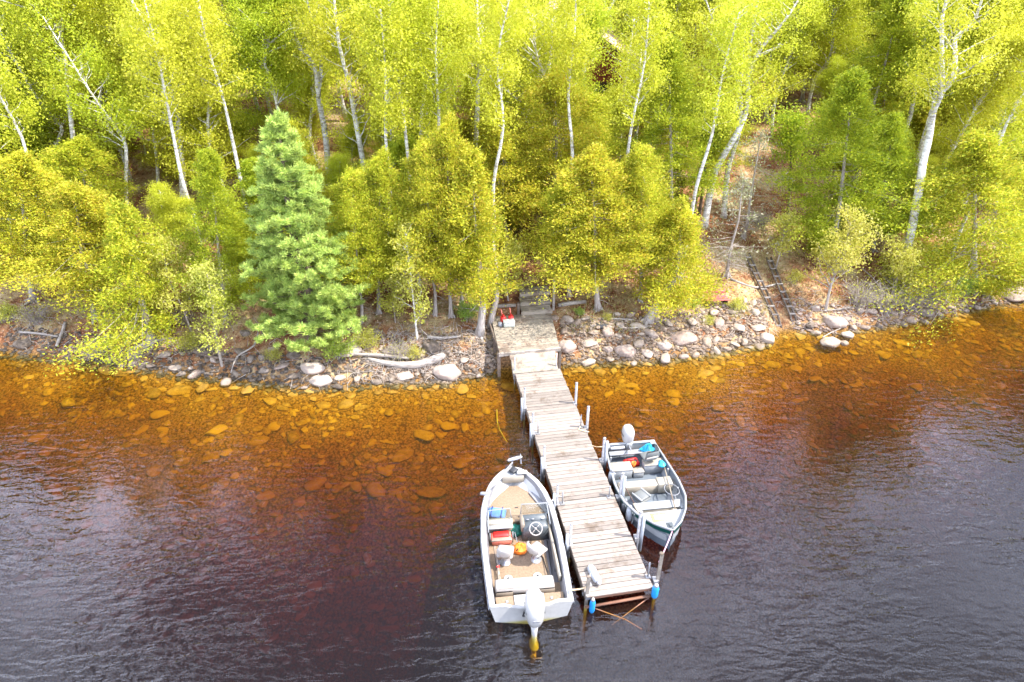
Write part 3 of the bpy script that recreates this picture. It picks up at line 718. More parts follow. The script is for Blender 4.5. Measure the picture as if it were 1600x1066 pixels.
m = MB(); m.box((-.02, 4.30, .88), (.22, .34, .07), rz=R(40), bev=.02); m.build('mount', M['black'], tm)
# outboard, white cowling, leg running down into the water
def outboard(root, loc, rz, s=1.0, face=True):
    r = empty('outboard_motor', loc, rz); r.parent = root
    m = MB(); rings = []
    for z, rx, ry, cy in ((.36, .10, .16, -.02), (.46, .15, .23, -.02), (.62, .19, .29, -.02), (.84, .20, .31, 0), (.98, .19, .29, .02), (1.06, .165, .25, .03), (1.11, .11, .17, .05), (1.125, .05, .08, .06)):
        rings.append([p * 1.0 for p in superring(0, cy, z, rx * s, ry * s)])
    m.loft([[Vector((p.x, p.y, p.z * s)) for p in q] for q in rings]); c = m.build('cowling', M['white'], r)
    m = MB(); m.box((0, -.30 * s, .72 * s), (.16 * s, .03, .05 * s), bev=.01); m.build('vent', M['grey'], c)
    for sx in (-1, 1):
        m = MB(); m.box((sx * .196 * s, -.02, .80 * s), (.012, .3 * s, .05 * s)); m.build('side_stripe', M['dash'], c)
    m = MB(); m.loft([[Vector((p.x, p.y, z)) for p in superring(0, cy, z, rx * s, ry * s, 12)] for z, rx, ry, cy in
                      ((.42 * s, .09, .15, -.02), (.1 * s, .065, .13, -.03), (-.25 * s, .05, .11, -.04), (-.34 * s, .10, .17, -.06), (-.36 * s, .10, .17, -.06), (-.40 * s, .04, .1, -.05), (-.62 * s, .035, .09, -.04))])
    m.build('leg', M['white'], r)
    m = MB(); m.lathe([(.01, -.24), (.05, -.16), (.06, 0), (.05, .14), (.01, .22)], n=12, m=Matrix.Translation((0, -.04, -.62 * s)) @ Matrix.Rotation(R(90), 4, 'X')); m.build('gearcase', M['white'], r)
    m = MB()
    for k in range(3):
        a = R(120 * k); m.box((.09 * math.cos(a), -.24, -.62 * s + .09 * math.sin(a)), (.16, .015, .08), ry=-a, rx=R(20))
    m.build('propeller', M['steel'], r)
    m = MB(); m.box((0, .22 * s, .42 * s), (.22 * s, .10, .34 * s), bev=.02); m.box((0, .16 * s, .20 * s), (.12 * s, .2 * s, .1 * s)); m.build('clamp_bracket', M['alu_light'], r)
    return r
outboard(boat, (.02, -.31, -.06), 0, 1.1)
m = MB(); m.box((0, -.10, .38), (.34, .14, .06), bev=.02); m.build('motor_pad', M['white'], boat)
m = MB(); m.tube([(-.16, -.02, .35), (-.22, -.14, .30), (-.2, -.2, .38)], .02, 6); m.build('hose', M['black'], boat)

def bp(x, y, z): return Matrix.Translation(B1L) @ Matrix.Rotation(B1R, 4, 'Z') @ Vector((x, y, z))
# things lying in the big boat
t = empty('blue_bag', bp(-.56, 3.05, .40), B1R + R(-14), 'folded blue bag with navy straps on the bow deck', 'bag')
m = MB(); m.box((0, 0, .07), (.50, .34, .14), bev=.05, taper=.92); m.build('body', M['blue_bag'], t)
for x in (-.14, .14):
    m = MB(); m.box((x, 0, .075), (.035, .345, .147), bev=.01, taper=.94); m.build('strap', M['navy'], t)
t = empty('orange_bag', bp(-.04, 2.0, .10), B1R + R(20), 'crumpled orange life vest beside the captain seat', 'life vest')
m = MB(); rings = []
for z, r_ in ((0, .2), (.06, .22), (.13, .18), (.20, .12), (.25, .05)):
    rings.append([Vector((r_ * (1 + .25 * math.sin(3 * a + z * 20)) * math.cos(a), r_ * .8 * (1 + .2 * math.cos(2 * a + z * 30)) * math.sin(a), z + .02 * math.sin(5 * a))) for a in [2 * math.pi * j / 18 for j in range(18)]])
m.loft(rings, smooth=False); m.build('body', M['orange'], t)
m = MB(); m.tube([(-.15, -.1, .16), (0, -.02, .24), (.14, .05, .17)], .016, 5); m.build('strap', M['black'], t)
m = MB(); rings = []
for z, r_ in ((0, .24), (.08, .25), (.16, .20), (.24, .12), (.27, .04)):
    rings.append([Vector((r_ * (1 + .2 * math.sin(4 * a + z * 14)) * math.cos(a), r_ * .62 * (1 + .2 * math.cos(3 * a)) * math.sin(a), z + .02 * math.sin(4 * a))) for a in [2 * math.pi * j / 18 for j in range(18)]])
m.loft(rings, smooth=False); tag(m.build('green_cloth', M['green_cloth'], loc=bp(-.06, 2.62, .11), rot=(0, 0, B1R)), 'dark green cloth heaped between the two consoles', 'cloth')
t = empty('red_crate', bp(-.50, 2.36, .10), B1R, 'clear tub of red gear under the passenger shelf', 'tub')
m = MB(); m.box((0, 0, .12), (.50, .30, .22), bev=.03, taper=1.08); m.build('body', M['red_soft'], t)
m = MB(); m.box((0, .03, .25), (.42, .20, .06), bev=.02); m.build('contents', M['red'], t)
m = MB(); m.box((0, -.155, .21), (.54, .03, .05), bev=.01); m.build('rim', M['offwhite'], t)
t = empty('fishing_rods', bp(-.70, 1.15, .11), B1R, 'bundle of fishing rods and a red reel lying along the port side', 'fishing rods')
for k in range(3):
    m = MB(); m.tube([(-.02 + .05 * k, -.55, .03), (.02 * k, .25, .12), (-.05 + .03 * k, .75, .35)], [.012, .009, .005], 5); m.build('rod', M['twig'] if k else M['black'], t)
    m = MB(); m.lathe([(.02, -.02), (.045, -.02), (.045, .02), (.02, .02)], (.02 * k + .03, .28 + .08 * k, .12), 10); m.build('reel', M['red'] if k == 0 else M['grey'], t)
m = MB(); m.tube([(-.28, 2.36, .11), (-.14, 2.36, .4), (-.06, 2.0, .12)], .012, 5); m.build('stay_rod', M['grey'], boat)

# --- small aluminium boat, bow toward the open water
B2L = Vector((3.62, 16.42, 0)); B2R = R(-172.5)
sb = empty('rowing_skiff', B2L, B2R, 'small pale grey aluminium skiff with a green side stripe', 'boat')
tab2 = [(0, .79, .46, .66, .0, -.12), (.9, .88, .47, .74, .02, -.14), (1.8, .95, .50, .76, .05, -.14), (2.5, .90, .56, .64, .10, -.10),
        (3.1, .68, .63, .40, .20, -.02), (3.6, .36, .72, .16, .36, .12), (3.92, .03, .80, .02, .55, .34)]
S2 = boat_shell(sb, tab2, 3.92, .045, (M['alu_light'], M['alu_light'], M['alu_paint']), .02, 24)
# green stripe band on the dock-side and far side of the hull
for s in (1, -1):
    m = MB(); q = []
    for (Y, b, zg, c, zc, zk) in S2:
        q.append([Vector((s * (b * .99 + .016 - .0), Y, zg - .035)), Vector((s * ((b * .97) * .93 + (b * .55 + c * .45) * .07 + .020), Y, zg - .13 - .02))])
    m.loft(q if s < 0 else [r[::-1] for r in q], closed=False, caps=False); so = m.build('side_stripe', M['green_paint'], sb)
    if s > 0:
        for k in range(7):
            Y = 2.55 + k * .075; b = float(np.interp(Y, [t_[0] for t_ in tab2], [t_[1] for t_ in tab2])); zg = float(np.interp(Y, [t_[0] for t_ in tab2], [t_[2] for t_ in tab2]))
            sl = math.atan2(float(np.interp(Y + .05, [t_[0] for t_ in tab2], [t_[1] for t_ in tab2])) - b, .05)
            l2 = MB(); l2.box((s * (b * .975 + .024), Y, zg - .085), (.008, .045, .04 + .01 * (k % 2)), rz=-sl); l2.build('lettering', M['white'], so)
deck_poly(S2, .05, 3.4, .03, .09, 'floor', M['alu_paint'], sb)
m = MB()
tr = [(-.79, .46), (.79, .46), (.66, 0), (0, -.12), (-.66, 0)]
m.add([(x, -.02, z) for x, z in tr] + [(x, .03, z) for x, z in tr], [tuple(range(5)), tuple(range(9, 4, -1))] + [(i, i + 5, (i + 1) % 5 + 5, (i + 1) % 5) for i in range(5)])
m.build('transom', M['alu_light'], sb)
m = MB(); m.box((0, .0, .475), (1.6, .09, .03), bev=.01); m.box((.72, .06, .47), (.16, .16, .03)); m.box((-.72, .06, .47), (.16, .16, .03)); m.build('transom_cap', M['alu_light'], sb)
m = MB(); m.box((0, .26, .32), (1.40, .18, .05), bev=.01); m.build('splash_shelf', M['alu_light'], sb)
for (x, y, z, dx, dy, dz, mt) in [(.50, .92, .20, .60, .36, .34, 'alu_light'), (-.50, .85, .20, .60, .28, .34, 'alu_light'), (0, 1.0, .14, .30, .22, .22, 'alu_light')]:
    m = MB(); m.box((x, y, z), (dx, dy, dz), bev=.015); bo_ = m.build('stern_bench', M[mt], sb)
    m = MB(); m.box((x, y, z + dz / 2 + .012), (dx + .02, dy + .02, .02), bev=.006); m.build('lid', M['offwhite'], bo_)
m = MB(); m.box((.18, 1.68, .20), (1.24, .26, .34), bev=.015); b_o = m.build('middle_bench', M['offwhite'], sb)
m = MB(); m.box((-.56, 1.70, .25), (.42, .32, .34), bev=.015); m.build('box_seat', M['offwhite'], b_o)
m = MB(); m.box((-.10, 2.62, .22), (1.28, .26, .36), bev=.015); b_o = m.build('bow_bench', M['offwhite'], sb)
m = MB(); m.box((-.10, 2.62, .41), (1.30, .28, .02), bev=.006); m.build('lid', M['alu_light'], b_o)
deck_poly(S2, 2.95, 3.80, .50, .05, 'bow_deck', M['alu_light'], sb, .2)
m = MB(); m.box((.08, 3.16, .508), (.42, .30, .02), bev=.004); ho = m.build('hatch', M['wood_hatch'], sb)
m = MB(); m.box((.08, 3.18, .522), (.30, .18, .012)); m.build('hatch_lid', M['offwhite'], ho)
m = MB(); m.box((0, 3.72, .765), (.18, .2, .02), bev=.006); m.box((.0, 3.74, .79), (.05, .1, .03)); m.build('bow_cleat', M['dash'], sb)
for x in (-1, 1):
    for y in (.6, 1.3, 2.1, 2.85):
        b = float(np.interp(y, [t_[0] for t_ in tab2], [t_[1] for t_ in tab2]))
        m = MB(); m.box((x * (b - .085), y, .27), (.04, .05, .42), ry=R(-8 * x)); m.build('rib', M['alu_light'], sb)
def fold_seat(root, loc, rz, folded):
    r = empty('seat', loc, rz); r.parent = root
    m = MB(); m.lathe([(.10, 0), (.10, .02), (.035, .03), (.035, .12), (.08, .14)], n=10); m.build('pedestal', M['grey'], r)
    m = MB(); m.box((0, 0, .17), (.40, .40, .07), bev=.03); m.build('cushion', M['seat_grey'], r)
    if folded:
        m = MB(); m.box((0, .0, .25), (.40, .36, .06), bev=.025); m.build('backrest', M['seat_grey'], r)
        for x in (-.17, .17):
            m = MB(); m.box((x, 0, .29), (.05, .40, .03), bev=.012); m.build('arm_strap', M['alu_light'], r)
    else:
        m = MB(); m.box((0, -.20, .36), (.40, .07, .34), bev=.035, rx=R(10)); m.build('backrest', M['seat_grey'], r)
        m = MB(); m.box((0, -.245, .30), (.38, .03, .08), bev=.01, rx=R(10)); m.build('piping', M['seat_white'], r)
    return r
fold_seat(sb, (-.36, .74, .36), R(190), False)
fold_seat(sb, (.28, 2.20, .16), R(28), True)
m = MB(); m.box((-.66, .62, .60), (.06, .30, .30), bev=.03, rx=R(8)); tag(m.build('side_cushion', M['seat_grey'], sb))
om = outboard(sb, (.02, -.16, .0), 0, .88)
m = MB(); m.tube([(0, .14, .40), (.05, .55, .52)], .022, 6); m.build('tiller', M['grey'], om)
m = MB(); m.box((.40, .10, .40), (.46, .10, .10), bev=.03); m.build('fuel_filter_box', M['alu'], sb)
def bq(x, y, z): return Matrix.Translation(B2L) @ Matrix.Rotation(B2R, 4, 'Z') @ Vector((x, y, z))
m = MB(); rings = []
for z, r_ in ((0, .19), (.07, .21), (.14, .15), (.20, .08), (.22, .03)):
    rings.append([Vector((r_ * (1 + .3 * math.sin(3 * a + z * 14)) * math.cos(a), r_ * .7 * (1 + .3 * math.cos(4 * a)) * math.sin(a), z + .03 * math.sin(5 * a))) for a in [2 * math.pi * j / 20 for j in range(20)]])
m.loft(rings, smooth=False); tag(m.build('blue_tarp', M['teal_tarp'], loc=bq(-.50, .26, .345), rot=(0, 0, B2R)), 'crumpled turquoise tarp in the stern corner of the skiff', 'tarp')
m = MB(); rings = []
for z, r_ in ((0, .10), (.06, .11), (.12, .05)):
    rings.append([Vector((r_ * (1 + .3 * math.sin(3 * a)) * math.cos(a), r_ * 1.4 * math.sin(a), z)) for a in [2 * math.pi * j / 12 for j in range(12)]])
m.loft(rings, smooth=False); tag(m.build('blue_rag', M['teal_tarp'], loc=bq(-.72, .98, .36), rot=(0, 0, B2R)), 'small turquoise rag against the far side of the skiff', 'rag')
t = empty('fuel_tank', bq(.08, .58, .035), B2R + R(8), 'red portable fuel tank with a hose in the stern of the skiff', 'fuel tank')
m = MB(); m.box((0, 0, .13), (.46, .30, .22), bev=.05); m.build('body', M['red'], t)
m = MB(); m.box((0, -.02, .26), (.26, .05, .04), bev=.015); m.build('handle', M['red'], t)
m = MB(); m.lathe([(.05, 0), (.05, .05), (.03, .06)], (-.08, .08, .23), 10); m.build('cap', M['black'], t)
m = MB(); m.tube([(.15, .05, .25), (.2, -.15, .34), (.0, -.32, .42), (-.06, -.45, .46)], .012, 6); m.build('hose', M['black'], t)
t = empty('orange_cup', bq(.10, .86, .30), B2R, 'small orange bailer on the stern bench of the skiff', 'bailer')
m = MB(); m.lathe([(.05, 0), (.07, .14), (.06, .14), (.045, .02)], n=12); m.build('body', M['orange'], t)
m = MB(); m.tube([(.06, 0, .03), (.11, 0, .07), (.07, 0, .12)], .01, 5); m.build('handle', M['orange'], t)
t = empty('landing_net', bq(-.62, 2.15, .42), B2R, 'landing net with a dark hoop propped inside the skiff', 'landing net')
hp = [Vector((.20 * math.cos(a), .26 * math.sin(a), .05 + .03 * math.sin(a))) for a in [2 * math.pi * j / 20 for j in range(21)]]
m = MB(); m.tube(hp, .012, 6, caps=False); m.build('hoop', M['grey'], t)
m = MB(); m.tube([(.0, .26, .07), (.06, .62, .1)], .014, 6); m.tube([(0, -.26, .02), (-.02, -.5, .0)], .014, 6); m.build('handle', M['alu'], t)
m = MB()
for k in range(-4, 5):
    x = k * .045; h_ = .26 * math.sqrt(max(0, 1 - (x / .2) ** 2)); m.tube([(x, -h_, .03), (x, 0, -.12 + abs(x) * .5), (x, h_, .06)], .004, 3)
    y = k * .058; w__ = .2 * math.sqrt(max(0, 1 - (y / .26) ** 2)); m.tube([(-w__, y, .04), (0, y, -.12 + abs(y) * .4), (w__, y, .04)], .004, 3)
m.build('mesh_bag', M['dash'], t)
t = empty('oar', bq(-.58, 2.3, .42), B2R, 'long wooden oar laid across the benches of the skiff', 'oar')
m = MB(); m.tube([(-.10, -1.0, .12), (.12, .6, .06)], .018, 7); m.build('shaft', M['plank_tan'], t)
m = MB(); m.box((.16, .78, .05), (.11, .42, .015), rz=R(-8), bev=.006); m.build('blade', M['offwhite'], t)
t = empty('oar', bq(.60, 2.0, .39), B2R, 'short dark oar leaning inside the dock side of the skiff', 'oar')
m = MB(); m.tube([(.12, -.5, .10), (-.02, .5, .06)], .016, 7); m.build('shaft', M['trim'], t)
m = MB(); m.box((-.05, .68, .05), (.10, .36, .015), rz=R(8), bev=.006); m.build('blade', M['offwhite'], t)

# ropes and fenders
def rope(pts, r_, mt, lb, sag=.0):
    P = [Vector(p) for p in pts]; out = []
    for i in range(len(P) - 1):
        for k in range(6):
            f = k / 6; q = P[i].lerp(P[i + 1], f); q.z -= sag * 4 * f * (1 - f); out.append(q)
    out.append(P[-1]); m = MB(); m.tube(out, r_, 6); return tag(m.build('mooring_rope', mt, origin=P[0]), lb, 'rope')
rope([bp(.92, .2, .66), dk(.02, 9.58, .62), dk(.14, 9.44, .60), dk(.16, 9.38, .5)], .02, M['rope'], 'tan mooring rope from the big boat stern to the corner post', .03)
rope([bp(.86, 3.0, .72), dk(.0, 6.6, .78), dk(.16, 6.62, .72)], .018, M['seat_white'], 'white mooring rope from the big boat side to a cleat post', .02)
rope([bq(0, 3.90, .74), dk(1.86, 9.42, .95)], .016, M['rope_pink'], 'pink and tan bow line from the skiff to the end post', .06)
rope([bq(.74, .06, .5), dk(1.78, 4.62, .6), dk(1.66, 4.4, .47), dk(1.5, 4.3, .46)], .012, M['rope'], 'thin tan stern line from the skiff to the dock edge', .02)
rope([dk(1.52, 3.42, .5), dk(1.42, 3.55, .47), dk(1.58, 3.66, .47), dk(1.72, 3.72, .47)], .016, M['rope'], 'loose rope end around a cleat post on the dock edge', 0)
def fender(p, ax, L_, r_, mt, lb, cap_m, grp=None):
    q = Vector(ax).normalized().to_track_quat('Z', 'Y').to_matrix().to_4x4(); mm = Matrix.Translation(p) @ q
    t = empty('fender', p, 0, lb, 'fender', grp); m = MB()
    m.lathe([(.015, -L_ / 2 - .05), (.03, -L_ / 2 - .03), (r_ * .8, -L_ / 2 + .02), (r_, -L_ / 2 + .08), (r_, L_ / 2 - .08), (r_ * .8, L_ / 2 - .02), (.03, L_ / 2 + .03), (.015, L_ / 2 + .05)], n=14, m=q)
    m.build('body', mt, t)
    m = MB(); m.lathe([(r_ * .75, L_ / 2 - .0), (r_ * .5, L_ / 2 + .05), (.02, L_ / 2 + .08)], n=10, m=q); m.build('end_cap', cap_m, t)
    return t
fender(dk(.14, 9.80, .20), (.02, 0, 1), .42, .07, M['blue'], 'blue fender hanging at the dock corner next to the big boat', M['white'])
fender(dk(1.70, 9.78, .36), (.03, 0, 1), .40, .085, M['blue'], 'blue fender hanging at the outer dock corner away from the big boat', M['white'])
fender(dk(.34, 9.18, DECK + .10), (.32, -1, .02), .52, .10, M['pvc'], 'white fender lying on the planks at the dock end', M['steel'])
fender(dk(1.90, 7.20, .34), (.05, .1, 1), .42, .09, M['pvc'], 'white fender hanging between the skiff bow and the dock', M['pvc'])
fender(dk(1.84, 5.70, .34), (.12, .1, 1), .40, .085, M['pvc'], 'white fender hanging between the skiff stern and the dock', M['grey'])
fender(dk(1.88, 6.85, .30), (.1, .1, 1), .34, .08, M['grey'], 'grey fender hanging beside the middle bench of the skiff', M['grey'])

# red cans and cooler on the platform
def gas_can(u, v_, rz, lb):
    t = empty('fuel_can', dk(u, v_, PLAT), A0 + rz, lb, 'fuel can')
    m = MB(); m.box((0, 0, .14), (.22, .26, .28), bev=.04, taper=.86); m.build('body', M['red'], t)
    m = MB(); m.tube([(0, .08, .27), (0, .05, .35), (0, -.05, .35), (0, -.08, .28)], .016, 6); m.build('handle', M['red'], t)
    m = MB(); m.tube([(0, .1, .27), (-.02, .16, .42), (-.04, .18, .52)], [.03, .02, .014], 7); m.build('spout', M['red_soft'], t)
gas_can(.03, -2.72, R(10), 'red fuel can behind the foam box nearest the platform edge')
gas_can(.33, -2.74, R(-8), 'red fuel can behind the foam box nearest the steps')
t = empty('foam_box', dk(.20, -2.42, PLAT), A0, 'pale green foam bait box in front of the red fuel cans', 'box')
m = MB(); m.box((0, 0, .11), (.42, .26, .20), bev=.02); m.build('body', M['foam'], t)
m = MB(); m.box((0, 0, .225), (.44, .28, .035), bev=.012); m.build('lid', M['foam'], t)
m = MB(); m.lathe([(0, 0), (.09, 0), (.10, .04), (.085, .14), (0, .15)], n=12); tag(m.build('dark_pail', M['grey'], loc=dk(-.12, -2.5, PLAT)), 'small dark pail beside the pale foam box', 'pail')

# ------------------------------------------------------------------ cabin in the trees
cx, cy0, cw, cd = 2.55, 40.0, 9.2, 8.0
zb = G(cx, cy0) - .3; ze = 7.5; zr = 10.5
cab = empty('cabin', (cx, cy0, zb), R(-3), 'red-brown cabin with a faded pink gable roof behind the trees', 'cabin')
def cb(m, *a, **k): return m.box(*a, **k)
he = ze - zb; hr = zr - zb
m = MB(); m.add([(-cw / 2, 0, 0), (cw / 2, 0, 0), (cw / 2, 0, he), (0, 0, hr), (-cw / 2, 0, he), (-cw / 2, cd, 0), (cw / 2, cd, 0), (cw / 2, cd, he), (0, cd, hr), (-cw / 2, cd, he)],
      [(0, 1, 2, 3, 4), (9, 8, 7, 6, 5), (1, 6, 7, 2), (5, 0, 4, 9)])
wall = m.build('wall', M['siding'], cab)
n_s = int(hr / .22); m = MB()
for i in range(n_s):
    z = .11 + i * .22
    half = cw / 2 if z < he else cw / 2 * (hr - z) / (hr - he)
    if half < .15: continue
    m.box((0, -.012, z), (half * 2 - .04, .03, .19), rx=R(5))
so = m.build('siding_boards', M['siding'], wall); so['kind'] = 'stuff'
for s in (-1, 1):
    m = MB(); L_ = math.hypot(cw / 2 + .6, hr - he + .35); sl = math.atan2(hr - he, cw / 2)
    m.box((s * (cw / 4 + .2), cd / 2, (hr + he) / 2 - .03), (L_ - .1, cd + 1.4, .12), ry=s * sl); ro = m.build('roof', M['roof'], cab)
    m = MB(); m.box((s * (cw / 4 + .2), -.72, (hr + he) / 2 - .10), (L_ - .1, .05, .2), ry=s * sl); m.build('fascia', M['trim'], ro)
m = MB(); m.box((1.2, 3.4, hr + .1), (.6, .6, 1.3)); m.build('chimney', M['red_paint'], cab)
for x, z, ww, wh_ in ((-2.6, he - 1.3, 1.3, 1.1), (2.7, he - 1.3, 1.3, 1.1), (0, he + .9, 1.0, .9)):
    m = MB()
    for dx, dz, sx, sz in ((0, wh_ / 2, ww + .16, .1), (0, -wh_ / 2, ww + .16, .1), (-ww / 2, 0, .1, wh_), (ww / 2, 0, .1, wh_), (0, 0, .06, wh_)):
        m.box((x + dx, -.06, z + dz), (sx, .08, sz - (.1 if sx < .12 else 0)))
    fo = m.build('window', M['trim'], cab)
    m = MB(); m.box((x, -.045, z), (ww - .02, .02, wh_ - .02)); m.build('pane', M['glass'], fo)
m = MB(); m.box((.1, -.05, 1.0), (.95, .06, 2.0), bev=.01); do = m.build('door', M['trim'], cab)
m = MB(); m.lathe([(.0, -.03), (.035, 0), (0, .03)], (.45, -.1, 1.0), 8); m.build('handle', M['steel'], do)


# ------------------------------------------------------------------ trees
def path_at(P, t):
    k = len(P) - 1; f = min(max(t, 0), .9999) * k; i = int(f); return P[i].lerp(P[i + 1], f - i)
def smooth_path(P, sub=3):
    out = []
    for i in range(len(P) - 1):
        p0 = P[max(i - 1, 0)]; p1 = P[i]; p2 = P[i + 1]; p3 = P[min(i + 2, len(P) - 1)]
        for k in range(sub):
            t = k / sub
            out.append(.5 * ((2 * p1) + (p2 - p0) * t + (2 * p0 - 5 * p1 + 4 * p2 - p3) * t * t + (3 * p1 - p0 - 3 * p2 + p3) * t ** 3))
    out.append(P[-1]); return out
def gauss(c, n, s):
    return np.array(c)[None, :] + rng.normal(size=(n, 3)) * np.array(s)[None, :]

def birch_geometry(trunks, rad, t0, blen, n_br, n_leaf, leaf=.085, spread=.30, name='crown', lm='birch_leaf', bark='birch_bark', flare=1.15, bareness=.0):
    """trunks: list of local paths (main first). Returns trunk mesh and crown mesh."""
    m = MB(); cl = []
    for ti, P in enumerate(trunks):
        P = smooth_path(P, 3); k = len(P)
        r0 = rad if ti == 0 else rad * .62
        rr_ = [r0 * (1 - .78 * (i / (k - 1)) ** .9) * (flare if (i == 0 and ti == 0) else 1) for i in range(k)]
        m.tube(P, rr_, 7)
        nb = n_br if ti == 0 else int(n_br * .6)
        H = (P[-1] - P[0]).length
        for b in range(nb):
            lo = t0 if ti == 0 else .12
            t = lo + (1 - lo) * ((b + random.random()) / nb) ** .9
            s = path_at(P, t); az = random.uniform(0, 6.283); el = R(random.uniform(15, 55))
            L_ = blen * (1.15 - .75 * t) * random.uniform(.6, 1.25)
            d = Vector((math.cos(az) * math.cos(el), math.sin(az) * math.cos(el), math.sin(el)))
            pts = [s]
            for q in range(1, 5):
                f = q / 4
                pts.append(s + d * L_ * f + Vector((random.gauss(0, .06), random.gauss(0, .06), .12 * L_ * f * f - .10 * L_ * f ** 3)) * (1 if q < 5 else 1))
            r1 = max(.011, .030 * L_ / 1.5 * (1.2 - t)) 
            m.tube(pts, [r1 * 1.3, r1, r1 * .7, r1 * .45, r1 * .2], 4, caps=False)
            for q in range(4):
                f = random.uniform(.35, 1.0); c = path_at(pts, f)
                e = c + Vector((random.gauss(0, .3), random.gauss(0, .3), random.gauss(.08, .2))) * L_ * .5
                if q < 2: m.tube([c, (c + e) / 2 + Vector((0, 0, .05)), e], [r1 * .4, r1 * .3, r1 * .12], 3, caps=False)
                cl.append(((c + e) / 2, .9)); cl.append((e, 1.0))
            cl.append((pts[-1], 1.0))
    cl = [c for c in cl]
    per = max(3, n_leaf // max(1, len(cl)))
    C = []
    for c, wgt in cl:
        s = spread * random.uniform(.6, 1.35)
        C.append(gauss(c, max(2, int(per * random.uniform(.3, 1.8))), (s, s, s * .72)))
    C = np.concatenate(C)
    ax_ = np.array([list(q) for P in trunks for q in smooth_path(P, 3)])
    zz = np.clip(((C[:, None, 2] - ax_[None, :, 2]) ** 2), 0, 9)
    near = (((C[:, None, :2] - ax_[None, :, :2]) ** 2).sum(2) + zz).min(1)
    C = C[near > (bareness * rng.uniform(.6, 1.2, len(C))) ** 2]
    A = rng.normal(size=C.shape) + np.array([0, 0, -.35])
    L_ = leaf * rng.uniform(.7, 1.35, len(C))
    me_c = leaves_mesh(name, C, L_, L_ * .72, A, M[lm])
    me_t = bpy.data.meshes.new('trunk'); me_t.from_pydata(m.v, [], m.f); me_t.polygons.foreach_set('use_smooth', m.sm); me_t.materials.append(M[bark])
    return me_t, me_c

def cedar_geometry(H, Rr, zb, n_cl, n_leaf, lm='cedar_leaf', lean=(0, 0), rad=.13, twin=False, leaf=.13, trunkpath=None, prof=None, bare=8):
    m = MB()
    P = trunkpath or [Vector((lean[0] * (t ** 1.3), lean[1] * t, H * t)) + Vector((random.gauss(0, .04), random.gauss(0, .04), 0)) * (1 if t > 0 else 0) for t in (0, .15, .35, .6, .85, 1)]
    Ps = smooth_path(P, 2); k = len(Ps)
    rr_ = [rad * (1 - .92 * (i / (k - 1))) for i in range(k)]; rr_[0] *= 1.55; rr_[1] *= 1.05
    m.tube(Ps, rr_, 8)
    for a in range(5):      # root flare
        an = a * 1.257 + random.random(); m.tube([P[0] + Vector((0, 0, .28)), P[0] + Vector((math.cos(an) * rad * 1.7, math.sin(an) * rad * 1.7, .06)), P[0] + Vector((math.cos(an) * rad * 3.6, math.sin(an) * rad * 3.6, -.12))], [rad * .6, rad * .42, rad * .15], 5, caps=False)
    if twin:
        o = Vector((random.choice((-1, 1)) * .28, .05, 0)); m.tube([P[0] + o * .6, P[0] + o * 1.3 + Vector((0, 0, H * .3)), path_at(P, .8)], [rad * 1.0, rad * .7, rad * .2], 7)
    for b in range(bare):   # dead lower branches, pale and bare
        t = random.uniform(.1, max(.15, zb / H * 1.4)); s = path_at(P, t); az = random.uniform(0, 6.283); L_ = random.uniform(.4, 1.1)
        e = s + Vector((math.cos(az) * L_, math.sin(az) * L_, random.uniform(-.25, .15)))
        m.tube([s, (s + e) / 2 + Vector((0, 0, .06)), e], [.016, .010, .004], 4, caps=False)
        for _ in range(3):
            c = s.lerp(e, random.uniform(.4, 1)); m.tube([c, c + Vector((random.gauss(0, .18), random.gauss(0, .18), random.gauss(-.05, .12)))], [.006, .002], 3, caps=False)
    C = []; A = []; o1, o2 = random.uniform(0, 50), random.uniform(0, 50)
    per = n_leaf // n_cl
    for i in range(n_cl):
        t = (i + random.random()) / n_cl; z = zb + (H - zb) * t ** 1.05
        f = prof(t) if prof else (min(1, .28 + t * 2.7) * (1 - t) ** .80 * 1.32 + .05)
        az = random.uniform(0, 6.283)
        lob = mnoise.noise(Vector((math.cos(az) * 1.1 + o1, math.sin(az) * 1.1 + o2, z * .55)))
        if lob < -.22 and random.random() < .75: continue
        rr2 = Rr * f * random.uniform(.45, 1.2) * (1 + 1.35 * lob)
        s = path_at(P, min(z / H, .99)); c = s + Vector((math.cos(az) * rr2, math.sin(az) * rr2, -.10 * rr2 + random.gauss(0, .1)))
        if i % 3 == 0: m.tube([s, (s + c) / 2 + Vector((0, 0, -.05)), c], [.014, .010, .004], 3, caps=False)
        nn = max(3, int(per * random.uniform(.4, 1.6)))
        sg = .11 + .11 * rr2
        q = rng.normal(size=(nn, 3)) * np.array([sg * 1.15, sg * .8, .13])
        ca, sa = math.cos(az), math.sin(az)
        q = np.stack([q[:, 0] * ca - q[:, 1] * sa, q[:, 0] * sa + q[:, 1] * ca, q[:, 2] + .10 * np.abs(q[:, 0]) * 1.0], 1)
        C.append(q + np.array(c)); a = np.array([ca * .9, sa * .9, .55]) + rng.normal(size=(nn, 3)) * .62; A.append(a)
    C = np.concatenate(C); A = np.concatenate(A); L_ = leaf * rng.uniform(.55, 1.35, len(C))
    me_c = leaves_mesh('crown', C, L_, L_ * .45, A, M[lm])
    me_t = bpy.data.meshes.new('trunk'); me_t.from_pydata(m.v, [], m.f); me_t.polygons.foreach_set('use_smooth', m.sm); me_t.materials.append(M['cedar_bark'])
    return me_t, me_c
def plant(name, pos, meshes, label, cat='tree', group=None, rz=0, sc=1.0, scz=None, crown='crown'):
    t = empty(name, (pos[0], pos[1], pos[2] - .06), rz, label, cat, group)
    s = (sc, sc, scz or sc)
    link('trunk', meshes[0], t, sc=s)
    if meshes[1] is not None: link(crown, meshes[1], t, sc=s)
    return t

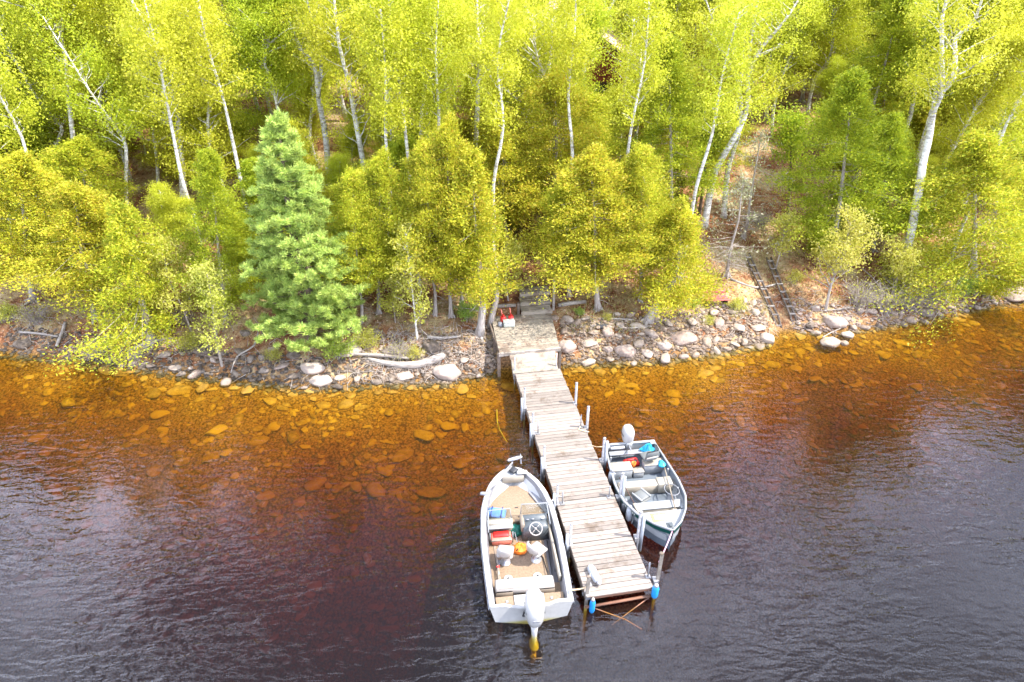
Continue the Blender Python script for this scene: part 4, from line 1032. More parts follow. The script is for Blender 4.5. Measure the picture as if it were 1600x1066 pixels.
USED = {}
def rel_label(desc, x, y, marks, words_max=16):
    """a label that names the nearest findable thing and where this one stands from it"""
    L_ = sorted(marks, key=lambda q: (q[0] - x) ** 2 + (q[1] - y) ** 2)[:7]
    for a, b, nm in L_:
        dx, dy = x - a, y - b; far = '' if math.hypot(dx, dy) < 2.2 else 'farther '
        if abs(dx) > abs(dy): w_ = 'to the right of' if dx > 0 else 'to the left of'
        else: w_ = 'behind' if dy > 0 else 'in front of'
        for f_ in ((far,) if far else ('close ', 'just ')):
            t_ = f"{desc} {f_}{w_} the {nm}"
            if len(t_.split()) <= words_max and t_ not in USED: USED[t_] = 1; return t_
    a, b, nm = L_[0]; k_ = 2
    while True:
        t_ = f"{ {2: 'second', 3: 'third', 4: 'fourth', 5: 'fifth', 6: 'sixth', 7: 'seventh', 8: 'eighth'}.get(k_, 'further') } {desc} {'behind' if y > b else 'in front of'} the {nm}"
        if t_ not in USED or k_ > 8: USED[t_] = 1; return t_
        k_ += 1
TREES = []           # footprints, to keep the fill from growing through the hero trees

# paper birches and poplars whose trunks read one by one
def hero_birch(base, way, forks, rad, label, t0=.40, blen=1.5, nbr=30, leaves=11000, name='birch_tree', Y=None, lm='birch_leaf', dead=False, top=1.6, cat='birch'):
    p = hit(*base) if Y is None else None
    if Y is not None:
        q = at_y(base[0], base[1], Y); p = Vector((q.x, Y, G(q.x, Y)))
    T = []
    for w_ in [way] + forks:
        T.append([at_y(a, b, p.y + (0 if w_ is way else random.uniform(-.1, .1))) - p for a, b in w_])
    T[0] = [Vector((T[0][0].x * .2, 0, -.1))] + [q for q in T[0] if q.z > .35]
    for q in T:
        if not dead and q[-1].z > 0:
            q.append(q[-1] + (q[-1] - q[-2]).normalized() * top + Vector((0, random.uniform(-.3, .3), .2)))
        for i in range(1, len(q)): q[i].y += .25 * math.sin(i * 1.3 + base[0])
    if dead:
        g = birch_geometry(T, rad, .35, blen, nbr, 300, .05, .15, bark='birch_bark'); g = (g[0], None)
    else: g = birch_geometry(T, rad * 1.2, t0 * .8, blen * 1.15, int(nbr * 1.25), int(leaves * 2.2), leaf=.074, lm=lm, spread=.33, bareness=.85)
    TREES.append((p.x, p.y, .7)); HB.append((p.x, p.y)); return plant(name, p, g, label, cat)
hb = hero_birch; HB = []
hb((1100, 354), [(1100, 354), (1115, 285), (1124, 254), (1150, 203), (1167, 162), (1170, 113), (1175, 69), (1178, 31), (1180, 5)],
   [[(1170, 113), (1187, 82), (1208, 52), (1232, 17)]], .15, 'tall white birch leaning over the sunlit clearing with forked top', blen=1.6, leaves=14000, t0=.5)
hb((1131, 340), [(1131, 340), (1139, 272), (1145, 241), (1154, 200), (1155, 148), (1151, 107), (1153, 69), (1153, 21)],
   [[(1151, 107), (1143, 103), (1130, 75), (1119, 48)]], .12, 'slender pale birch just behind the leaning forked birch', t0=.55)
hb((1397, 288), [(1397, 285), (1407, 220), (1418, 182), (1428, 144), (1438, 113), (1447, 65), (1459, 21), (1468, -10)], [], .12,
   'straight white birch leaning outward behind the widest cedar', t0=.6, leaves=9000)
hb((1411, 431), [(1411, 429), (1432, 292), (1442, 254), (1457, 217), (1462, 175), (1468, 144), (1468, 113), (1473, 55), (1481, 14)],
   [[(1468, 144), (1485, 117), (1493, 82), (1500, 58), (1524, 34), (1530, 0)]], .16, 'large forked birch rising behind the twiggy shore bushes', t0=.55, leaves=12000)
hb((1556, 330), [(1556, 330), (1560, 240), (1562, 192), (1572, 144), (1581, 103), (1581, 52), (1590, 17)],
   [[(1562, 192), (1583, 178), (1598, 148), (1612, 110)]], .13, 'forked birch behind the round cedar with two curving stems', t0=.5, leaves=10000)
hb((292, 345), [(291, 330), (287, 267), (277, 216), (272, 176), (265, 135), (253, 88), (236, 51), (203, 0)], [[(277, 216), (262, 170), (255, 120)]], .16,
   'thick-stemmed birch up the slope beyond the blue-green pine', t0=.5, leaves=13000, lm='birch_leaf_green')
hb((204, 372), [(204, 358), (199, 287), (194, 230), (179, 203), (160, 169), (138, 128), (115, 95)], [], .085, 'thin crooked birch with a sharply bent stem', t0=.45, leaves=8000, lm='birch_leaf_green')
hb((103, 300), [(101, 280), (88, 233), (96, 203), (81, 186), (68, 169), (44, 122), (7, 51)], [], .11, 'birch with an S-shaped pale trunk', t0=.45, leaves=9000, lm='birch_leaf_green')
hb((245, 300), [(241, 250), (235, 189), (232, 130)], [], .08, 'small upright birch beside the thick-stemmed birch', t0=.5, leaves=6000)
hb((515, 310), [(507, 216), (496, 152), (493, 101), (473, 74), (456, 44), (436, 7)], [[(496, 152), (500, 100), (492, 50), (484, 10)]], .13, 'birch with a kinked double stem behind the pine top', t0=.5, leaves=10000)
hb((582, 376), [(581, 358), (571, 280), (554, 192), (545, 132), (532, 68), (527, 27)], [], .13, 'tall bright birch standing just beyond the pine', t0=.42, leaves=11000)
hb((742, 335), [(739, 321), (745, 189), (748, 118), (753, 81), (746, 44), (745, 0)], [[(748, 118), (753, 95), (762, 110), (773, 122)]], .12, 'straight birch rising in line with the landing platform', t0=.45, leaves=11000)
hb((712, 300), [(707, 250), (699, 152), (687, 61), (684, 10)], [], .10, 'slim leaning birch in front of the cabin corner', t0=.45, leaves=9000)
hb((709, 205), [(709, 145), (709, 88), (714, 40), (719, 0)], [], .11, 'background birch with a very straight stem near the cabin', t0=.5, leaves=8000, blen=1.4)
hb((606, 160), [(606, 98), (601, 37), (596, 0)], [], .11, 'distant birch stem half hidden in the leaves', t0=.5, leaves=8000)
hb((638, 240), [(636, 162), (645, 78), (652, 0)], [], .11, 'pale birch between the pine and the cabin', t0=.5, leaves=9000)
hb((777, 312), [(775, 300), (790, 230), (814, 182), (837, 135), (854, 101)], [[(800, 210), (815, 205), (830, 156)]], .11, 'slanting birch crossing in front of the cabin gable', t0=.4, leaves=12000)
hb((968, 262), [(969, 230), (976, 135), (984, 68), (991, 27)], [], .12, 'dead leafless birch snag in front of the red cabin wall', dead=True, blen=1.5, nbr=16)
hb((993, 322), [(993, 314), (1006, 263), (1026, 196), (1034, 150)], [], .11, 'leaning grey poplar behind the broad cedar', t0=.6, leaves=6000)
hb((988, 288), [(988, 280), (993, 216), (996, 176), (998, 140)], [], .12, 'grey poplar trunk in shade beside the leaning poplar', t0=.6, leaves=6000)
hb((915, 205), [(912, 100), (925, 60), (955, 10)], [[(912, 100), (900, 50), (882, 0)]], .12, 'many-branched birch standing against the cabin roof', t0=.4, leaves=9000)

hb((862, 345), [(862, 330), (866, 220), (858, 130), (862, 60)], [[(858, 130), (840, 90), (835, 55)]], .10, 'leafy birch whose crown covers the middle of the cabin gable', t0=.3, leaves=14000, top=.6)
hb((800, 300), [(800, 290), (806, 180), (800, 90)], [[(806, 180), (822, 120), (830, 70)]], .09, 'bushy birch in front of the cabin roof slope nearest the pine', t0=.3, leaves=10000, top=.5)

# white pine
def pine_geometry(H, Rr, n_leaf):
    m = MB(); P = [Vector((0, 0, 0)), Vector((.05, 0, H * .3)), Vector((-.05, 0, H * .65)), Vector((.1, 0, H))]
    m.tube(smooth_path(P, 3), [.24, .21, .19, .17, .15, .12, .10, .08, .05, .02], 9)
    C = []; A = []; tufts = []
    for w_ in range(15):
        t = w_ / 14; z = H * (.12 + .86 * t) + random.uniform(-.12, .12); n = 9 if t < .8 else 6
        for b in range(n):
            az = 6.283 * b / n + w_ * .9 + random.uniform(-.35, .35)
            L_ = Rr * (1 - t) ** .68 * random.uniform(.45, 1.2) * (1.0 if math.cos(az) > .2 and t < .5 else .95) + .18
            s = path_at(P, min(.99, max(0, z / H + random.uniform(-.025, .025)))); d = Vector((math.cos(az), math.sin(az), .05)); up_ = random.uniform(.0, .2)
            pts = [s, s + d * L_ * .5 + Vector((0, 0, -.07 * L_)), s + d * L_ + Vector((0, 0, up_ * L_))]
            m.tube(pts, [.035 * (1.2 - t), .022 * (1.2 - t), .006], 4, caps=False)
            for q in range(int(5 + L_ * 8)):
                f = random.uniform(.38, 1.04) ** .8; wd = (.10 + .22 * L_ * math.sin(min(1, f) * 2.4)) * .8
                c = path_at(pts, f) + Vector((-d.y, d.x, 0)) * random.gauss(0, wd) + Vector((0, 0, random.gauss(.06, .12)))
                tufts.append(c)
    per = n_leaf // len(tufts)
    for c in tufts:
        n = int(per * random.uniform(.6, 1.4)); dv = rng.normal(size=(n, 3)); dv[:, 2] = np.abs(dv[:, 2]) * .9 + .1
        dv /= np.linalg.norm(dv, axis=1, keepdims=True)
        s = random.uniform(.10, .19)
        C.append(np.array(c) + dv * s * rng.uniform(.3, 1, (n, 1)) + rng.normal(size=(n, 3)) * .03); A.append(dv + rng.normal(size=(n, 3)) * .25)
    C = np.concatenate(C); A = np.concatenate(A)
    me_c = leaves_mesh('crown', C, .13 * rng.uniform(.7, 1.3, len(C)), .026, A, M['pine_leaf'])
    me_t = bpy.data.meshes.new('trunk'); me_t.from_pydata(m.v, [], m.f); me_t.polygons.foreach_set('use_smooth', m.sm); me_t.materials.append(M['dark_bark'])
    return me_t, me_c
p = hit(490, 536); g = pine_geometry(8.1, 2.05, 190000); plant('pine_tree', p, g, 'blue-green white pine standing alone on the bank, softer and bluer than the trees around it', 'pine'); TREES.append((p.x, p.y, 2.2))

# cedars
CED = [cedar_geometry(h, r_ * 1.08, zb_, 330, int(n_ * 1.75), lm, leaf=.10) for h, r_, zb_, n_, lm in
       [(8.5, 1.7, 2.9, 40000, 'cedar_leaf'), (9.5, 1.8, 3.3, 42000, 'cedar_leaf'), (8.0, 1.9, 1.6, 42000, 'cedar_green'), (10, 1.9, 1.4, 46000, 'cedar_green'), (7.5, 1.5, 2.4, 36000, 'cedar_leaf'), (8.5, 2.0, .7, 48000, 'cedar_leaf')]]
CH = [8.5, 9.5, 8.0, 10, 7.5, 8.5]; CR = [1.7, 1.8, 1.9, 1.9, 1.5, 2.0]
def hero_cedar(base, top, hw, v_, label, twin=None):
    p = hit(*base); q = at_y(top[0], top[1], p.y); H = max(2.5, q.z - p.z)
    dep = p.y * math.cos(PITCH) + (CAM_H - (p.z + H * .4)) * math.sin(PITCH)
    Rr = hw / 1066.67 * dep
    t = plant('cedar_tree', p, CED[v_], label, 'cedar', None, random.uniform(0, 6.28), Rr / CR[v_] * .93, H / CH[v_])
    t.rotation_euler = (0, math.atan2(q.x - p.x, H) * .9, 0); TREES.append((p.x, p.y, Rr * .6)); return t
hero_cedar((52, 470), (38, 235), 72, 0, 'cedar with drooping sprays at the bend of the far bank')
hero_cedar((150, 500), (112, 290), 62, 4, 'slim cedar above the driftwood pole on the bank')
hero_cedar((352, 496), (330, 235), 55, 3, 'green cedar immediately beside the blue-green pine, uphill')
hero_cedar((565, 505), (552, 270), 46, 1, 'cedar with a flared grey trunk next to the pine')
hero_cedar((592, 490), (600, 240), 48, 0, 'cedar whose trunk makes a V with its neighbour')
hero_cedar((680, 492), (664, 225), 48, 1, 'cedar with a straight grey trunk behind the slender sapling')
hero_cedar((705, 495), (702, 190), 50, 0, 'cedar with the thickest grey trunk in the bank row')
hero_cedar((722, 482), (728, 260), 42, 4, 'small cedar squeezed between the thick cedar and the twin trunks')
hero_cedar((890, 462), (882, 285), 45, 0, 'cedar with pale exposed roots uphill of the steps')
hero_cedar((935, 484), (925, 235), 70, 0, 'broad cedar beside the fire ring on the bank')
hero_cedar((1000, 470), (1002, 230), 50, 1, 'cedar just uphill of the leaning grey trunk')
hero_cedar((1050, 352), (1042, 60), 66, 3, 'tall dense cedar in front of the clearing')
hero_cedar((1302, 404), (1332, 110), 74, 3, 'very large dark green cedar behind the boat slide rails')
hero_cedar((1365, 392), (1398, 180), 46, 2, 'green cedar tucked against the largest cedar')
hero_cedar((1525, 452), (1508, 195), 96, 5, 'wide round golden-green cedar overhanging the shore')
hero_cedar((1590, 300), (1600, 90), 80, 3, 'dark cedar at the edge behind the forked birch')
hero_cedar((790, 395), (785, 170), 58, 1, 'cedar above the landing, on the slope by the path')
hero_cedar((868, 380), (872, 110), 62, 0, 'cedar with golden tips above the path to the cabin')
hero_cedar((640, 420), (632, 215), 52, 2, 'deep green cedar on the slope above the sapling')
hero_cedar((925, 350), (928, 150), 50, 1, 'golden cedar below the cabin wall')
hero_cedar((20, 330), (0, 130), 70, 2, 'dark cedar up the slope beyond the S-shaped birch')
hero_cedar((150, 400), (128, 215), 62, 0, 'golden cedar below the crooked thin birch')
hero_cedar((430, 440), (395, 250), 60, 3, 'dark green cedar hidden behind the pine')
# leaning cedars at the water
def lean_cedar(base, way, zb, Rr, n_, lm, label, rad=.12, hz=None, n_cl=150):
    p = hit(*base); P = [Vector((0, 0, -.1))] + [at_y(a, b, p.y + .15 * i) - p for i, (a, b) in enumerate(way)]
    H = P[-1].z
    g = cedar_geometry(H, Rr, zb, int(n_cl * 1.4), int(n_ * 1.6), lm, trunkpath=P, rad=rad, prof=hz, leaf=.095); TREES.append((p.x, p.y, .8))
    return plant('cedar_tree', p, g, label, 'cedar')
lean_cedar((236, 534), [(228, 495), (214, 440), (200, 380), (185, 320)], 1.0, 1.75, 26000, 'cedar_leaf', 'golden cedar leaning out with a silvery trunk over grey roots at the waterline', .16)
lean_cedar((1010, 502), [(1030, 470), (1052, 440), (1062, 390), (1065, 315)], 1.75, 1.35, 22000, 'cedar_leaf', 'cedar with a strongly slanting silver trunk above the rubble bank', .19)
lean_cedar((748, 524), [(754, 480), (750, 420), (742, 340), (738, 235)], 2.6, 1.25, 20000, 'cedar_leaf', 'twin-trunked cedar growing against the landing platform', .17)
p = hit(764, 512)
m = MB(); m.tube([(0, 0, -.2), (.12, 0, .5), (.3, .05, 1.2), (.32, .1, 2.4), (.2, .2, 3.6)], [.15, .12, .10, .08, .03], 8)
tc_ob = m.build('cedar_tree', M['cedar_bark'], loc=p); tag(tc_ob, 'bare second trunk leaning from the twin cedar toward the platform', 'tree')

# saplings, shrubs
def sapling(base, way, nbr, nl, label, rad=.045, blen=.9, leaf=.075, spread=.16, t0=.25, bark='twig', lm='pale_leaf', name='sapling', cat='sapling'):
    p = hit(*base); P = [Vector((0, 0, -.1))] + [at_y(a, b, p.y + .05 * i) - p for i, (a, b) in enumerate(way)]
    g = birch_geometry([P], rad, t0, blen, nbr, nl, leaf, spread, lm=lm, bark=bark); TREES.append((p.x, p.y, .5))
    return plant(name, p, g, label, cat)
sapling((652, 532), [(648, 490), (642, 430), (634, 365)], 26, 2600, 'slender white-stemmed sapling with sparse yellow leaves', .05, .95, bark='birch_bark')
sapling((347, 572), [(338, 530), (332, 480), (322, 420)], 26, 3000, 'grey sapling leaning from the waterline with drooping yellow leaves', .06, 1.1)
sapling((300, 520), [(285, 480), (262, 430), (255, 380)], 22, 3500, 'leafy yellow sapling above the driftwood roots', .05, 1.1)
sapling((1290, 486), [(1300, 440), (1318, 395), (1330, 345)], 34, 5200, 'spreading sapling with pale leaves beside the slide rails', .07, 1.5, spread=.22)
sapling((1212, 420), [(1222, 380), (1228, 340)], 24, 2600, 'light airy sapling growing between the slide rails and the clearing', .04, 1.0)
sapling((1400, 468), [(1402, 430), (1408, 390)], 26, 3600, 'pale-leaved shore bush in front of the large forked birch', .05, 1.2)
sapling((540, 470), [(535, 420), (540, 380)], 20, 2600, 'small yellow sapling in the gap beside the pine', .04, .9)
sapling((618, 505), [(615, 470), (620, 430)], 18, 2200, 'low yellow sapling between the V-trunk cedars and the white sapling', .03, .8)
sapling((795, 470), [(790, 430), (800, 390)], 20, 3400, 'drooping yellow sapling above the red fuel cans', .04, .9)
sapling((1575, 430), [(1580, 400), (1590, 360)], 22, 3600, 'leafy bush at the far shore bend by the big boulder', .04, 1.2, lm='shrub_leaf')

def bush_geometry(Rr, H, n_st, nl, leaf, lm, spread=.10, bark='twig', arch=.3):
    m = MB(); C = []
    for i in range(n_st):
        az = random.uniform(0, 6.283); r_ = Rr * random.uniform(.3, 1); h = H * random.uniform(.5, 1.05)
        b0 = Vector((random.gauss(0, .12), random.gauss(0, .12), -.05)); e = Vector((math.cos(az) * r_, math.sin(az) * r_, h * (1 - arch * random.random())))
        mid = b0.lerp(e, .5) + Vector((0, 0, h * .22)); m.tube([b0, mid, e], [.012, .008, .003], 4, caps=False)
        for q in range(4):
            c = mid.lerp(e, random.uniform(0, 1)); e2 = c + Vector((random.gauss(0, .14), random.gauss(0, .14), random.gauss(.05, .12)))
            m.tube([c, e2], [.005, .002], 3, caps=False); C.append(e2)
    me_c = None
    if nl:
        per = max(1, nl // len(C)); CC = np.concatenate([gauss(c, per, (spread,) * 3) for c in C])
        L_ = leaf * rng.uniform(.6, 1.3, len(CC)); me_c = leaves_mesh('foliage', CC, L_, L_ * .7, rng.normal(size=CC.shape), M[lm])
    me_t = bpy.data.meshes.new('stems'); me_t.from_pydata(m.v, [], m.f); me_t.polygons.foreach_set('use_smooth', m.sm); me_t.materials.append(M[bark])
    return me_t, me_c
def bush(base, g, label, sc=1.0, cat='bush', name='bush', group=None, rz=None):
    p = hit(*base); t = empty(name, (p.x, p.y, p.z - .04), rz if rz is not None else random.uniform(0, 6.28), label, cat, group)
    link('stems', g[0], t, sc=(sc,) * 3)
    if g[1] is not None: link('foliage', g[1], t, sc=(sc,) * 3)
    return t
BG = [bush_geometry(.75, 1.1, 34, 2600, .07, 'shrub_leaf'), bush_geometry(.6, .8, 30, 1800, .065, 'pale_leaf'), bush_geometry(.9, 1.2, 90, 380, .055, 'pale_leaf', arch=.5), bush_geometry(.9, .9, 110, 0, .05, 'pale_leaf', arch=.6)]
bush((530, 560), BG[0], 'bright green leafy bush below the pine on the stone bank', .9)
bush((575, 540), BG[1], 'small yellow-green bush between two bank stones', .8)
bush((300, 545), BG[1], 'thin bush under the leaning yellow sapling', .8)
bush((650, 560), BG[1], 'tiny green bush beside the upright grey boulder', .55)
bush((430, 560), BG[1], 'low bush on the rusty needle bank below the pine', .5)
bush((730, 500), BG[0], 'green bush at the foot of the bank cedars', .7)
bush((1150, 485), BG[1], 'low yellow bush near the faded red bench', .6)
bush((1085, 478), BG[0], 'little green bush at the foot of the white post', .35)
bush((1340, 478), BG[2], 'twiggy brown bush with sparse leaves past the round boulder', 1.15)
bush((1380, 486), BG[2], 'dense twiggy bush hanging to the waterline', 1.2)
bush((1418, 480), BG[3], 'leafless grey brush overhanging the dark undercut shore', 1.15)
bush((1455, 470), BG[3], 'leafless brush beside the shaded round boulder', .95)
bush((1400, 452), BG[2], 'twiggy bush in the shade behind the leafless brush', 1.1)
bush((1505, 462), BG[0], 'green bush hanging under the wide round cedar', .9)
bush((1535, 455), BG[2], 'loose bush by the far boulder', .8)
bush((150, 558), BG[3], 'fan of dead grey twigs dipping into the water', .75)
bush((215, 560), BG[3], 'tangle of dead branches beside the silvery roots', .55)
bush((60, 505), BG[2], 'scrubby brown bush on the far bank slope', .9)
bush((20, 500), BG[1], 'small bush at the edge of the far bank', .8)
bush((290, 505), BG[2], 'brown scrub above the driftwood roots', .8)
bush((1240, 440), BG[1], 'thin bush between the slide rails', .6)
bush((1190, 350), BG[3], 'pale dry brush at the rim of the clearing', .9)
bush((950, 500), BG[1], 'small weed clump beside the fire ring', .35)
bush((905, 492), BG[0], 'tiny green plant between the steps and the fire ring', .3)
bush((625, 560), BG[2], 'dry brush above the long driftwood log', .7)
bush((1105, 505), BG[1], 'low green weeds at the top of the rubble bank', .4)

# grey half-dead spruce in the clearing and a small pale spruce
for base, H, Rr, lb, n_ in [((1136, 432), 4.4, 1.3, 'sparse half-dead grey spruce at the edge of the bank', 2600), ((1160, 372), 5.0, 1.2, 'dry grey spruce at the foot of the leaning birches', 1800)]:
    p = hit(*base); g = cedar_geometry(H, Rr, 1.2, 90, n_, 'gray_needle', rad=.09, bare=50, leaf=.10)
    g[0].materials[0] = M['twig']; plant('spruce_tree', p, g, lb, 'spruce'); TREES.append((p.x, p.y, .7))
# dark trunks near the clearing
for base, top, r_, lb in [((1083, 333), (1100, 235), .13, 'dark rough trunk at the rim of the clearing'), ((1092, 340), (1104, 250), .10, 'second dark trunk carrying the white bird house'),
                          ((1232, 345), (1236, 250), .09, 'thin dark trunk standing beside the largest cedar')]:
    p = hit(*base); q = at_y(top[0], top[1], p.y) - p
    g = birch_geometry([[Vector((0, 0, -.1)), q * .5, q, q * 1.6]], r_, .6, 1.4, 14, 5000, bark='dark_bark', lm='cedar_green', spread=.35)
    plant('conifer_tree', p, g, lb, 'tree'); TREES.append((p.x, p.y, .7))
p = hit(1092, 340); q = at_y(1097, 271, p.y - .16)
t = empty('bird_house', q, 0, 'small white bird house fixed to a dark trunk by the clearing', 'bird house')
m = MB(); m.box((0, 0, 0), (.24, .20, .30)); m.build('box', M['white'], t)
m = MB(); m.box((0, -.02, .18), (.30, .28, .03), rx=R(12)); m.build('roof', M['alu_light'], t)
m = MB(); m.lathe([(0, 0), (.03, 0), (.03, .01), (0, .012)], n=10, m=Matrix.Translation((0, -.10, .03)) @ Matrix.Rotation(R(90), 4, 'X')); m.build('hole', M['black'], t)

# fill of the forest behind
def gen_birch(H, lm, seed, t0=.40):
    random.seed(seed); P = [Vector((0, 0, 0))]
    for t in (.2, .4, .6, .8, 1): P.append(Vector((random.gauss(0, .25) * (1 + t), random.gauss(0, .2) * (1 + t), H * t)))
    fk = [[P[3], P[3] + Vector((.6, .1, 1.4)), P[3] + Vector((1.0, .2, 3.0))]]
    return birch_geometry([P] + fk, .13, t0, 2.1, 58, 60000, leaf=.076, lm=lm, spread=.34, bareness=.42)
FB = [gen_birch(11, 'birch_leaf', 3, .2), gen_birch(12, 'birch_leaf_green', 5), gen_birch(10, 'birch_leaf', 9, .18), gen_birch(12.5, 'birch_leaf', 12)]
SP = [cedar_geometry(11, 1.7, 1.2, 220, 24000, 'spruce_leaf', leaf=.12, prof=lambda t: (1 - t) ** .9 * 1.05 + .04), cedar_geometry(9.5, 1.6, 1.0, 200, 22000, 'spruce_leaf', leaf=.12, prof=lambda t: (1 - t) ** .85 + .04)]
random.seed(21)
def clear(x, y):
    cx_, cy_ = hit_path(y)
    if abs(x - cx_) < 1.3 and y < 33: return True                      # footpath above the steps
    if 8.0 < x < 17.2 and 25 < y < 36.5: return True                 # sunny clearing
    if -2.8 < x < 7.9 and 38.2 < y < 49.5: return True                 # the cabin itself
    if 4.0 < x < 6.2 and 36.5 < y < 39: return True                    # view of the cabin's corner
    return False
def hit_path(y): return (1.2 + (y - 25) * .12, y)
TM = [(8.3, 29.5, 'forked leaning birch by the clearing'), (at_y(1410, 430, 27).x, 27, 'birch behind the shore brush'), (18, 31, 'round golden cedar'), (21.5, 36, 'curving birch by the frame edge'),
      (at_y(1290, 400, 28).x, 28.5, 'largest dark cedar'), (-13, 31, 'thick-stemmed birch'), (-15.5, 29, 'thin crooked birch'), (-20, 33, 'birch with S-shaped trunk'), (-7.3, 22, 'blue-green pine'),
      (-5.3, 29, 'tall bright birch past the pine'), (-1.5, 31, 'straight birch above the platform'), (-2.5, 33, 'slim leaning birch'), (2.5, 40, 'cabin'), (5.0, 35, 'leafless birch snag'), (1.2, 26, 'timber steps'),
      (-8, 34, 'kinked double birch'), (7.0, 31, 'dense cedar by the clearing'), (-4.5, 40, 'straight background birch'), (-1.8, 48, 'far corner of the cabin roof'), (14, 40, 'forest opening past the clearing'), (-12, 44, 'upper slope'), (22, 48, 'upper far corner of the forest'), (9, 50, 'trees over the cabin roof'), (-25, 45, 'upper near corner of the forest')]
# slim birches standing in the bank row: bare white stems with small high crowns
SLIM = []
for base, H, lx in [((125, 452), 10.5, -.5), ((322, 440), 11, .4), ((405, 400), 11, -.3), ((622, 455), 10.5, .3), ((655, 448), 11.5, -.4), ((688, 430), 11, .5),
                    ((770, 448), 11, .6), ((890, 405), 11.5, -.3), ((955, 415), 10.5, .6), ((1062, 440), 10.5, .8), ((1480, 420), 11, .7)]:
    p = hit(*base); P = [Vector((0, 0, -.1))] + [Vector((lx * t + random.gauss(0, .12), random.gauss(0, .12), H * t)) for t in (.2, .4, .6, .8, 1)]
    g = birch_geometry([P], .105, .58, 1.5, 26, 9000, leaf=.074, lm='birch_leaf', spread=.32, bareness=.4); SLIM.append((p, g)); TREES.append((p.x, p.y, .5)); HB.append((p.x, p.y))
cand = []
tries = 0; placed = []
while len(placed) < 290 and tries < 60000:
    tries += 1
    y = 24 + 46 * random.random() ** 1.15; x = random.uniform(-1, 1) * (y * .80 + 7)
    d = y - float(ys(x))
    if d < 2.6 or clear(x, y): continue
    mind = 1.7 if d < 12 else 2.1
    if any((x - a) ** 2 + (y - b) ** 2 < (c + .9) ** 2 for a, b, c in TREES): continue
    if any(0 < b - y < 6.5 and abs(x - a * y / b) < .95 for a, b in HB): continue
    if any((x - a) ** 2 + (y - b) ** 2 < mind ** 2 for a, b in placed): continue
    placed.append((x, y))
young = []; tries = 0
while len(young) < 70 and tries < 20000:
    tries += 1
    y = 23.5 + 20 * random.random(); x = random.uniform(-1, 1) * (y * .78 + 4); d = y - float(ys(x))
    if d < 3.2 or (clear(x, y) and not (10.5 < x < 11.5)): continue
    if any((x - a) ** 2 + (y - b) ** 2 < 1.2 ** 2 for a, b in placed + young) or any((x - a) ** 2 + (y - b) ** 2 < 1.0 for a, b, c in TREES): continue
    if any(0 < b - y < 1.5 and abs(x - a * y / b) < .6 for a, b in HB): continue
    young.append((x, y))
def zone(x, y):
    d = y - float(ys(x))
    if y > 50: return 'in the deep forest behind the cabin'
    if x < -14: return 'on the slope beyond the thin crooked birch'
    if x < -3.2: return 'on the slope behind the blue-green pine' if d < 12 else 'farther uphill behind the blue-green pine'
    if x < 8.5: return 'between the bank and the cabin' if d < 16 else 'crowding round the cabin'
    return 'behind the largest cedar' if d < 12 else 'farther back behind the clearing'
for (x, y) in placed:
    d = y - float(ys(x)); r_ = random.random(); z_ = G(x, y); zn = zone(x, y)
    if y > 46 and r_ < .34 or y > 58 and r_ < .6:
        v_ = random.randrange(2); plant('spruce_tree', (x, y, z_), SP[v_], rel_label('dark narrow spruce' if v_ else 'dark spruce', x, y, TM), 'spruce', 'dark spruces ' + zn, random.uniform(0, 6.28), random.uniform(.85, 1.2))
    elif r_ < (.56 if x > -3 else .66):
        v_ = random.randrange(4); s = random.uniform(.78, 1.08)
        if d < 5: s *= .85
        if -2 < x < 8 and 31 < y < 39: s *= .72
        plant('birch_tree', (x, y, z_), FB[v_], rel_label(('short ' if s < .7 else 'tall ' if s > 1 else '') + ('green poplar-like birch' if v_ == 1 else 'lime green birch'), x, y, TM), 'birch', 'birches ' + zn, random.uniform(0, 6.28), s)
    else:
        v_ = random.randrange(6); s = random.uniform(.75, 1.05)
        if d < 7 or (-2 < x < 8 and 31 < y < 39): s *= .70
        plant('cedar_tree', (x, y, z_), CED[v_], rel_label(('small ' if s < .65 else 'tall ' if s > .95 else '') + ('green cedar' if v_ in (2, 3) else 'golden cedar'), x, y, TM), 'cedar', 'cedars ' + zn, random.uniform(0, 6.28), s)

for p, g in SLIM: plant('slim_birch', p, g, rel_label('slim high-crowned white birch', p.x, p.y, TM), 'birch')
for (x, y) in young:
    v_ = random.randrange(5); zn = zone(x, y); z_ = G(x, y)
    if v_ < 4: plant('young_birch', (x, y, z_), FB[v_], rel_label('bushy young birch', x, y, TM), 'birch', 'young birches ' + zn, random.uniform(0, 6.28), random.uniform(.34, .5), random.uniform(.28, .38))
    else: plant('young_cedar', (x, y, z_), CED[5], rel_label('bushy young cedar', x, y, TM), 'cedar', 'young cedars ' + zn, random.uniform(0, 6.28), random.uniform(.5, .65), random.uniform(.35, .45))

# ------------------------------------------------------------------ rocks
def rock_mesh(seed, sub, flat=.7, ang=.35):
    import bmesh
    r_ = np.random.default_rng(seed); bm = bmesh.new(); bmesh.ops.create_icosphere(bm, subdivisions=sub, radius=1)
    pl = [(Vector(r_.normal(size=3)).normalized(), r_.uniform(.55, .92)) for _ in range(9)]
    sc = Vector((1, r_.uniform(.62, .9), flat * r_.uniform(.75, 1.1))); o = Vector(r_.uniform(0, 50, 3))
    for v_ in bm.verts:
        p = v_.co.copy()
        for nrm, dist in pl:
            q = p.dot(nrm) - dist
            if q > 0: p -= nrm * q * (1 - ang * .4)
        p += p.normalized() * mnoise.noise(p * 1.6 + o) * .12 + p.normalized() * mnoise.noise(p * 4 + o) * .04
        v_.co = Vector((p.x * sc.x, p.y * sc.y, p.z * sc.z))
    V = np.array([v_.co[:] for v_ in bm.verts]); F = np.array([[v_.index for v_ in f.verts] for f in bm.faces]); bm.free(); return V, F
